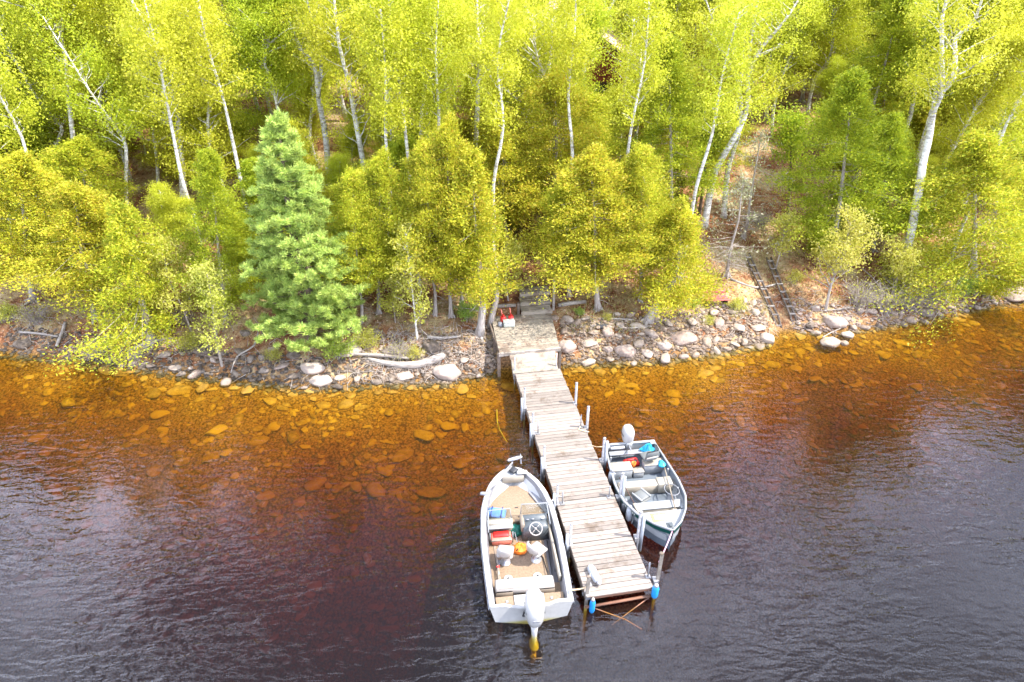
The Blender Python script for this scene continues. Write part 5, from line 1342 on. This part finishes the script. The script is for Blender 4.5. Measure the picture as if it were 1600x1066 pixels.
def as_mesh(VF, material, smooth=True):
    return npmesh('rock', VF[0], VF[1], material, smooth)
BIG = [rock_mesh(i, 4, .8, .8) for i in range(4)]
MID = [rock_mesh(20 + i, 3, .68, .3) for i in range(8)]
LOW = [rock_mesh(60 + i, 1, .6) for i in range(8)]
ROCKM = {k: [as_mesh(q, M[k]) for q in MID] for k in ('rock_pale', 'rock_grey', 'rock_pink', 'rock_bed')}
BIGM = {k: [as_mesh(q, M[k]) for q in BIG] for k in ('rock_pale', 'rock_grey', 'rock_pink')}
ROCKS = []
def boulder(px, py, wpx, k, v_, label, hz=.75, rz=0, z=None, tilt=0):
    p = hit(px, py) if z is None else at_z(px, py, z)
    dep = p.y * math.cos(PITCH) + (CAM_H - p.z) * math.sin(PITCH); r_ = wpx / 1066.67 * dep / 2
    o = link('boulder', BIGM[k][v_], None, (p.x, p.y, p.z + r_ * .12), (tilt, 0, rz), (r_ * 1.06, r_ * 1.0, r_ * hz))
    tag(o, label, 'boulder'); ROCKS.append((p.x, p.y, r_)); return o
boulder(696, 586, 44, 'rock_pink', 0, 'large rounded tan boulder at the end of the driftwood log', .9)
boulder(674, 546, 30, 'rock_grey', 1, 'upright pale grey boulder above the driftwood log', 1.25)
boulder(634, 590, 28, 'rock_pink', 2, 'low brown boulder awash under the driftwood log', .7)
boulder(503, 596, 36, 'rock_pink', 3, 'flat pinkish rock awash below the pine bank', .5)
boulder(588, 598, 20, 'rock_grey', 1, 'small grey rock awash below the leafy bank', .6)
boulder(975, 552, 34, 'rock_pink', 0, 'large tan boulder standing in the water right of the dock', .95)
boulder(1070, 532, 42, 'rock_pink', 2, 'widest pale tan boulder in the rubble bank', .8)
boulder(1037, 542, 24, 'rock_pink', 1, 'round tan boulder beside the widest pale boulder', .9)
boulder(885, 543, 32, 'rock_pink', 3, 'pale boulder touching the platform corner', .8)
boulder(950, 547, 16, 'rock_pink', 1, 'small round brown boulder between larger boulders', 1)
boulder(922, 538, 26, 'rock_pale', 2, 'long pale boulder near the platform corner', .6)
boulder(1303, 505, 38, 'rock_pink', 1, 'round boulder on the shore past the slide rails', .75, R(-15))
boulder(1322, 500, 18, 'rock_grey', 2, 'dark grey rock behind the round boulder', .8)
boulder(1297, 536, 32, 'rock_pale', 3, 'long pale rock with a stick lying on it in the shallows', .55, R(10), 0)
boulder(1323, 525, 20, 'rock_pale', 0, 'white-topped rock in the shallows nearest the shore', .8, 0, 0)
boulder(1318, 537, 15, 'rock_pale', 1, 'small pale rock in the shallows beside two larger rocks', .8, 0, 0)
boulder(1199, 531, 26, 'rock_pale', 3, 'pointed pale rock at the foot of the slide rails', .9, R(-50), 0)
boulder(1186, 514, 22, 'rock_pale', 2, 'flat pale rock above the pointed rock', .6)
boulder(1136, 546, 14, 'rock_pale', 1, 'single pale rock out in the shallows below the rubble', .7, 0, 0)
boulder(1589, 463, 56, 'rock_pink', 2, 'huge flat tan boulder at the far shore bend', .55)
boulder(1484, 452, 40, 'rock_grey', 0, 'shaded round grey boulder under the cedar', .95)
boulder(1445, 490, 26, 'rock_grey', 1, 'grey rock at the waterline under the dead brush', .8)
boulder(1504, 478, 14, 'rock_pale', 3, 'pair-like pale rock in the far shallows', .7, 0, 0)
boulder(1554, 474, 10, 'rock_pale', 1, 'tiny pale rock in the far shallows near the huge boulder', .7, 0, 0)
boulder(424, 520, 28, 'rock_grey', 2, 'lichen-grey boulder on the rusty needles beneath the pine', .9)
boulder(383, 522, 18, 'rock_grey', 1, 'twin grey rock beneath the pine edge', .9)
boulder(552, 516, 20, 'rock_grey', 3, 'grey boulder at the foot of the V-trunk cedars', 1)
boulder(528, 514, 22, 'rock_grey', 0, 'rough grey boulder between the pine and the V-trunk cedars', .9)
boulder(588, 522, 18, 'rock_grey', 2, 'small upright grey boulder right of the V-trunk cedars', 1.1)
boulder(460, 556, 22, 'rock_grey', 3, 'mid-grey rock at the foot of the pine bank', .8)
boulder(488, 577, 40, 'rock_pink', 1, 'sloping brown rock slab at the water below the pine', .6)
boulder(320, 548, 36, 'rock_grey', 3, 'dark broad rock under the yellow sapling', .5)
boulder(35, 540, 30, 'rock_grey', 0, 'dark angular rock at the edge of the left bank', .7)
boulder(6, 500, 34, 'rock_grey', 2, 'pale grey boulder up the slope at the picture edge', .8)
boulder(273, 576, 22, 'rock_pink', 0, 'flat orange-brown rock awash below the silvery roots', .4, 0, 0)
boulder(865, 498, 16, 'rock_pale', 1, 'white stone beside the platform corner under the post', .9)
boulder(1075, 312, 12, 'rock_pale', 2, 'white stone lying in the sunny clearing', .8)
boulder(690, 556, 16, 'rock_grey', 1, 'grey rock behind the large rounded boulder', .7)
boulder(545, 548, 46, 'rock_pink', 3, 'broad sunlit slab behind the bright green bush', .45)

def rzone(x, under):
    if under:
        return ('amber sunken rock ' + ('off the pine bank' if x < -5 else 'between the dock and the driftwood log' if x < .5 else 'in the shallows below the rubble bank' if x < 10.5 else 'off the brushy shore past the slide rails'))
    return {0: 'dark rock in the bank beyond the pine', 1: 'rock in the bank between the pine and the dock', 2: 'pale rock in the rubble bank between the dock and the slide rails',
            3: 'rock along the shore past the slide rails'}[0 if x < -7.6 else 1 if x < .3 else 2 if x < 10.3 else 3]
RMK = [(-.6, 21, 'platform corner'), (-2.3, 20.6, 'large rounded tan boulder'), (-3.5, 21, 'long driftwood log'), (-5.5, 21, 'bright green bush'), (-7.3, 21.5, 'pine trunk'), (-10.8, 21, 'leaning waterline sapling'), (-13, 22, 'silvery roots'),
       (-15.5, 22.5, 'fan of dead twigs'), (-18, 23, 'bleached pole'), (2.3, 22, 'right platform corner'), (3.4, 23, 'fire ring'), (4.3, 22, 'large tan water boulder'), (6.8, 22.5, 'widest pale boulder'), (8.5, 24, 'red bench'), (9.9, 23.5, 'pointed pale rock'),
       (11.4, 24.4, 'slide rail foot'), (12.8, 24.2, 'round shore boulder'), (13.2, 23.2, 'rock with a stick'), (15.5, 25, 'twiggy shore brush'), (17.8, 26, 'shaded round boulder'), (20.3, 27.5, 'huge flat boulder'), (.4, 18.5, 'first dock post'), (2.1, 18.5, 'first right dock post'), (3.4, 16.8, 'skiff motor'),
       (-5, 17.5, 'open bed off the green bush'), (-10, 17.5, 'open bed off the pine'), (-15, 18.5, 'open bed off the dead twigs'), (6.5, 19, 'open bed off the widest boulder'), (10, 20, 'open bed off the rails'), (15, 21.5, 'open bed off the brush'), (0, 15.2, 'big boat bow')]
random.seed(5)
nr = 0; tries = 0; spots = []
while nr < 150 and tries < 9000:
    tries += 1
    x = random.choice([random.uniform(-16, -.8), random.uniform(2, 10.3), random.uniform(2, 10.3), random.uniform(11.6, 21)]); d = random.uniform(-.35, 1.9 if 2 < x < 10.3 else 1.15)
    r_ = random.uniform(.12, .35 if 2 < x < 10.3 else .27) ** 1.0 * (1.0 if d < 1.2 else .75)
    y = float(ys(x)) + d
    if any((x - a) ** 2 + (y - b) ** 2 < (c + r_ * .75) ** 2 for a, b, c in ROCKS + spots): continue
    if -1.1 < x < 2.0 and d > -.6 and -.7 < x < 1.9: continue
    spots.append((x, y, r_)); z = G(x, y) + r_ * .18
    k = 'rock_pale' if 1.9 < x < 10.4 else random.choice(['rock_grey', 'rock_pink', 'rock_grey']) if x < -7 else random.choice(['rock_pink', 'rock_pale', 'rock_grey'])
    if x > 2 and random.random() < .3: k = 'rock_pink'
    grp = rzone(x, False); lb = rel_label(('large ' if r_ > .21 else 'small ' if r_ < .15 else '') + {'rock_pale': 'pale rock', 'rock_grey': 'dark rock', 'rock_pink': 'tan rock'}[k], x, y, RMK)
    tag(link('rock', ROCKM[k][random.randrange(8)], None, (x, y, z), (random.uniform(-.3, .3), random.uniform(-.3, .3), random.uniform(0, 6.28)), (r_ * random.uniform(.9, 1.4), r_, r_ * random.uniform(.7, 1.1))), lb, 'rock', grp)
    nr += 1
nr = 0; tries = 0; US = []
while nr < 112 and tries < 9000:
    tries += 1
    x = random.uniform(-17, 21); d = -.45 - 5.2 * random.random() ** 1.5
    if -.3 < x - (d + 0) * -.17 < 2.0 and False: continue
    y = float(ys(x)) + d; r_ = random.uniform(.18, .42) * (.8 if x > 2 else 1.0)
    if any((x - a) ** 2 + (y - b) ** 2 < (c + r_ * .8) ** 2 for a, b, c in US + ROCKS): continue
    zb_ = G(x, y); hz = min(.5, max(.25, (-zb_ - .05) / r_))
    US.append((x, y, r_)); grp = rzone(x, True); lb = rel_label(('large ' if r_ > .33 else 'small ' if r_ < .22 else '') + 'amber sunken rock', x, y, RMK)
    tag(link('sunken_rock', ROCKM['rock_bed'][random.randrange(8)], None, (x, y, zb_ + r_ * .02), (random.uniform(-.1, .1), random.uniform(-.1, .1), random.uniform(0, 6.28)), (r_ * random.uniform(.9, 1.3), r_, r_ * hz)), lb, 'rock', grp)
    nr += 1
# the countless small stones
def stones(name, pts, sizes, flat, material):
    Vs, Fs, o = [], [], 0
    for i, (p, s) in enumerate(zip(pts, sizes)):
        V_, F_ = LOW[i % 8]; a = rng.uniform(0, 6.28); ca, sa = math.cos(a), math.sin(a); st = rng.uniform(.8, 1.4)
        q = V_ * np.array([s * st, s, s * flat]); q = np.stack([q[:, 0] * ca - q[:, 1] * sa, q[:, 0] * sa + q[:, 1] * ca, q[:, 2]], 1) + p
        Vs.append(q); Fs.append(F_ + o); o += len(V_)
    return tag(link(name, npmesh(name, np.concatenate(Vs), np.concatenate(Fs), material, False)), kind='stuff')
def scatter(n, xr, dr, sr, lift, pw=1.0, avoid=None):
    x = rng.uniform(xr[0], xr[1], n); d = dr[0] + (dr[1] - dr[0]) * rng.random(n) ** pw; y = ys(x) + d; s = rng.uniform(sr[0], sr[1], n) ** 1.0
    keep = ~((x > -.6) & (x < 1.95) & (d > .1))
    if avoid is not None: keep &= avoid(x, y)
    x, y, s = x[keep], y[keep], s[keep]; return np.stack([x, y, gz(x, y) + s * lift], 1), s
pts, sz = scatter(2400, (1.9, 10.4), (-.5, 1.8), (.04, .13), .2); stones('rubble', pts, sz, .7, M['rock_pale'])
pts, sz = scatter(2000, (-20, -.5), (-.5, 1.0), (.04, .13), .2); stones('rubble', pts, sz, .7, M['rock_grey'])
pts, sz = scatter(900, (-5, -.5), (-.3, 1.9), (.05, .13), .3); stones('rubble', pts, sz, .7, M['rock_pale'])
pts, sz = scatter(1400, (11.6, 25), (-.4, 1.2), (.04, .12), .2); stones('rubble', pts, sz, .7, M['rock_pink'])
pts, sz = scatter(7000, (-24, 27), (-.3, -9.5), (0, 1), .0, 1.15); sz = .045 + .21 * sz ** 3.2; stones('lake_stones', pts, sz, .55, M['rock_bed'])

# ------------------------------------------------------------------ leaf litter, grass, twigs
n = 26000; x = rng.uniform(-26, 28, n); d = .35 + 13 * rng.random(n) ** 1.3; y = ys(x) + d
C = np.stack([x, y, gz(x, y) + .03], 1); A = rng.normal(size=(n, 3)) * np.array([1, 1, .35])
o = link('leaf_litter', leaves_mesh('leaf_litter', C, rng.uniform(.05, .12, n), rng.uniform(.03, .07, n), A, M['litter'])); tag(o, kind='stuff')
n = 14000; x = np.concatenate([rng.uniform(2.2, 12, n // 2), rng.uniform(-22, 26, n // 2)]); d = 1.0 + 8 * rng.random(n) ** 1.3; y = ys(x) + d
keep = fbm(x, y, .9, 2.0) > -.3; x, y = x[keep], y[keep]; n = len(x)
C = np.stack([x, y, gz(x, y) + .07], 1); A = rng.normal(size=(n, 3)) * .45 + np.array([0, 0, 1])
o = link('grass', leaves_mesh('grass', C, rng.uniform(.10, .24, n), .018, A, M['grass'])); tag(o, kind='stuff')
m = MB(); random.seed(3)
for i in range(900):
    x_ = random.choice([random.uniform(-20, -.8), random.uniform(-6, -.8), random.uniform(2, 22)]); y_ = float(ys(x_)) + random.uniform(-.05, 2.2); z_ = G(x_, y_) + random.uniform(.03, .12)
    a = random.uniform(0, 6.28); L_ = random.uniform(.15, .7); e = Vector((x_ + math.cos(a) * L_, y_ + math.sin(a) * L_, 0)); e.z = G(e.x, e.y) + random.uniform(.02, .2)
    s = Vector((x_, y_, z_)); m.tube([s, (s + e) / 2 + Vector((random.gauss(0, .04), random.gauss(0, .04), .04)), e], [.012, .009, .004], 3, caps=False)
tag(m.build('fallen_twigs', M['twig']), kind='stuff')

# ------------------------------------------------------------------ shore details
def log(pts, rad, mt, label, name='driftwood_log', cat='driftwood', lift=.0, n=8, stubs=0, water=None):
    P = [(hit(*q) if water is None else at_z(q[0], q[1], water)) + Vector((0, 0, lift)) for q in pts]
    P = smooth_path(P, 3); k = len(P)
    rr_ = rad if hasattr(rad, '__len__') else [rad * (1 - .25 * i / (k - 1)) * random.uniform(.88, 1.12) for i in range(k)]
    if len(rr_) != k: rr_ = list(np.interp(np.linspace(0, 1, k), np.linspace(0, 1, len(rr_)), rr_))
    m = MB(); m.tube(P, rr_, n)
    for i in range(stubs):
        c = path_at(P, random.random()); m.tube([c, c + Vector((random.gauss(0, .2), random.gauss(0, .15), abs(random.gauss(.15, .15))))], [.02, .006], 4, caps=False)
    return tag(m.build(name, mt, origin=P[0]), label, cat)
log([(575, 566), (610, 574), (650, 576), (682, 566), (694, 560)], [.05, .11, .15, .16, .12], M['driftwood'], 'long weathered driftwood log lying along the waterline', lift=.16, n=10, stubs=3)
log([(545, 560), (590, 562), (640, 567)], [.04, .07, .05], M['driftwood'], 'thinner driftwood pole behind the long log', lift=.2, stubs=4)
log([(668, 530), (690, 532), (720, 529)], [.07, .06, .04], M['driftwood'], 'bleached branchy log above the rubble', lift=.1, stubs=8)
log([(33, 524), (60, 526), (92, 531)], .05, M['driftwood'], 'bleached straight pole resting on the far bank', lift=.15)
log([(104, 508), (97, 528), (90, 545)], .07, M['driftwood'], 'stubby tan log sloping down into the water', lift=.12)
log([(300, 552), (335, 562), (370, 566)], .07, M['dark_bark'], 'dark wet log wedged under the sapling', lift=.1, stubs=3)
log([(405, 520), (398, 545), (372, 562), (362, 588)], [.03, .035, .03, .015], M['driftwood'], 'crooked grey branch reaching down into the water', lift=.14)
log([(225, 545), (250, 534), (272, 531)], [.12, .07, .03], M['driftwood'], 'silvery exposed root running along the bank', lift=.08)
log([(200, 552), (222, 542), (236, 536)], [.03, .06, .11], M['driftwood'], 'twisted grey root below the leaning cedar', lift=.08)
log([(940, 500), (960, 500), (990, 502)], .045, M['driftwood'], 'bleached stick beside the fire ring', lift=.06)
log([(968, 514), (990, 515), (1018, 512)], .04, M['driftwood'], 'pale board-like stick on the rubble bank', lift=.06)
log([(1285, 490), (1310, 488), (1331, 484)], .03, M['driftwood'], 'thin bleached branch above the round boulder', lift=.14, stubs=4)
log([(1284, 532), (1298, 524), (1312, 518)], .022, M['driftwood'], 'bare stick lying over the long pale rock', lift=.14, water=.1)
log([(1345, 430), (1362, 445), (1375, 462)], .03, M['driftwood'], 'thin dead stem leaning in the brush', lift=.3)
log([(600, 486), (640, 487)], .03, M['driftwood'], 'straight pale pole lying behind the white sapling', lift=.3)
log([(1085, 500), (1105, 486), (1120, 478)], .035, M['dark_bark'], 'dark curved branch beside the faded red bench', lift=.12, stubs=3)
log([(1140, 438), (1180, 452), (1215, 446)], .05, M['driftwood'], 'weathered log lying across the sunny bank', lift=.08)
for (a, b, lb) in [((1040, 500), (1060, 440), 'curved dark root behind the leaning cedar')]:
    pass

# boat slide: two notched timber rails running down into the water
for pts, lb in [(((1166, 402), (1192, 458), (1219, 518)), 'dark notched slide rail nearest the dock, running down into the water'),
                (((1200, 408), (1222, 462), (1244, 514)), 'second dark notched slide rail running down into the water')]:
    px_ = [tuple(np.interp(f, [0, .5, 1], [q[i] for q in pts]) for i in (0, 1)) for f in np.linspace(0, 1, 7)]
    P = [hit(*q) + Vector((0, 0, .16)) for q in px_[:-1]]; P.append(at_z(*px_[-1], -.10))
    t = empty('slide_rail', P[0], 0, lb, 'rail'); Q = [q - P[0] for q in P]
    for dx in (-.10, .10):
        m = MB(); 
        for i in range(len(Q) - 1):
            a, b = Q[i] + Vector((dx, 0, 0)), Q[i + 1] + Vector((dx, 0, 0)); d_ = b - a; mm = (a + b) / 2
            m.tube([a, b], .045, 6)
        m.build('beam', M['plank_dark'], t)
    k_ = 9
    for i in range(k_):
        c = path_at(Q, (i + .5) / k_); m = MB(); m.box(c + Vector((0, 0, .03)), (.26, .05, .05), rz=random.uniform(-.1, .1)); m.build('cross_tie', M['driftwood'], t)
log([(1215, 515), (1243, 513)], .04, M['plank_dark'], 'submerged cross timber joining the slide rail feet', 'cross_timber', 'timber', water=-.02)

# white post, faded red bench, fire ring
p = hit(1073, 478); t = empty('white_post', p, 0, 'short white square post standing on the bank', 'post')
m = MB(); m.box((0, 0, .42), (.17, .17, .9), bev=.01); m.build('body', M['pvc'], t)
m = MB(); m.box((0, 0, .885), (.20, .20, .04), bev=.01); m.build('cap', M['white'], t)
p = hit(1118, 476); t = empty('red_bench', p, R(4), 'faded red slatted bench seen on the bank', 'bench')
for i, y_ in enumerate((-.17, 0, .17)):
    m = MB(); m.box((0, y_, .30), (1.0 - .06 * i, .13, .04), bev=.01); m.build('slat', M['red_paint'], t)
for x_ in (-.4, .4):
    m = MB(); m.box((x_, 0, .13), (.07, .34, .28)); m.build('leg', M['trim'], t)
m = MB(); m.box((0, .27, .45), (.9, .04, .14), rx=R(-12), bev=.01); m.build('backrest', M['red_paint'], t)
p = hit(940, 508); t = empty('fire_ring', p, 0, 'round fire ring of pale stones with dark ashes', 'fire ring')
for i in range(9):
    a = i * .698; o = link('stone', ROCKM['rock_pale'][i % 8], t, (.36 * math.cos(a), .30 * math.sin(a), .04), (0, 0, a), (.13, .10, .09))
m = MB(); m.lathe([(0, .05), (.2, .06), (.27, .03), (.27, 0)], n=14); m.build('ash_bed', M['char'], t)
# yellow line lying on the lake bed
for pts, lb in [([(776, 632), (778, 655), (792, 675)], 'pale yellow line lying on the lake bed left of the dock')]:
    P = [at_z(a, b, 0) for a, b in pts]; P = smooth_path([Vector((q.x, q.y + .15, G(q.x, q.y + .15) + .12)) for q in P], 4)
    m = MB(); m.tube(P, .02, 5); tag(m.build('sunken_line', M['foam'], origin=P[0]), lb, 'line')
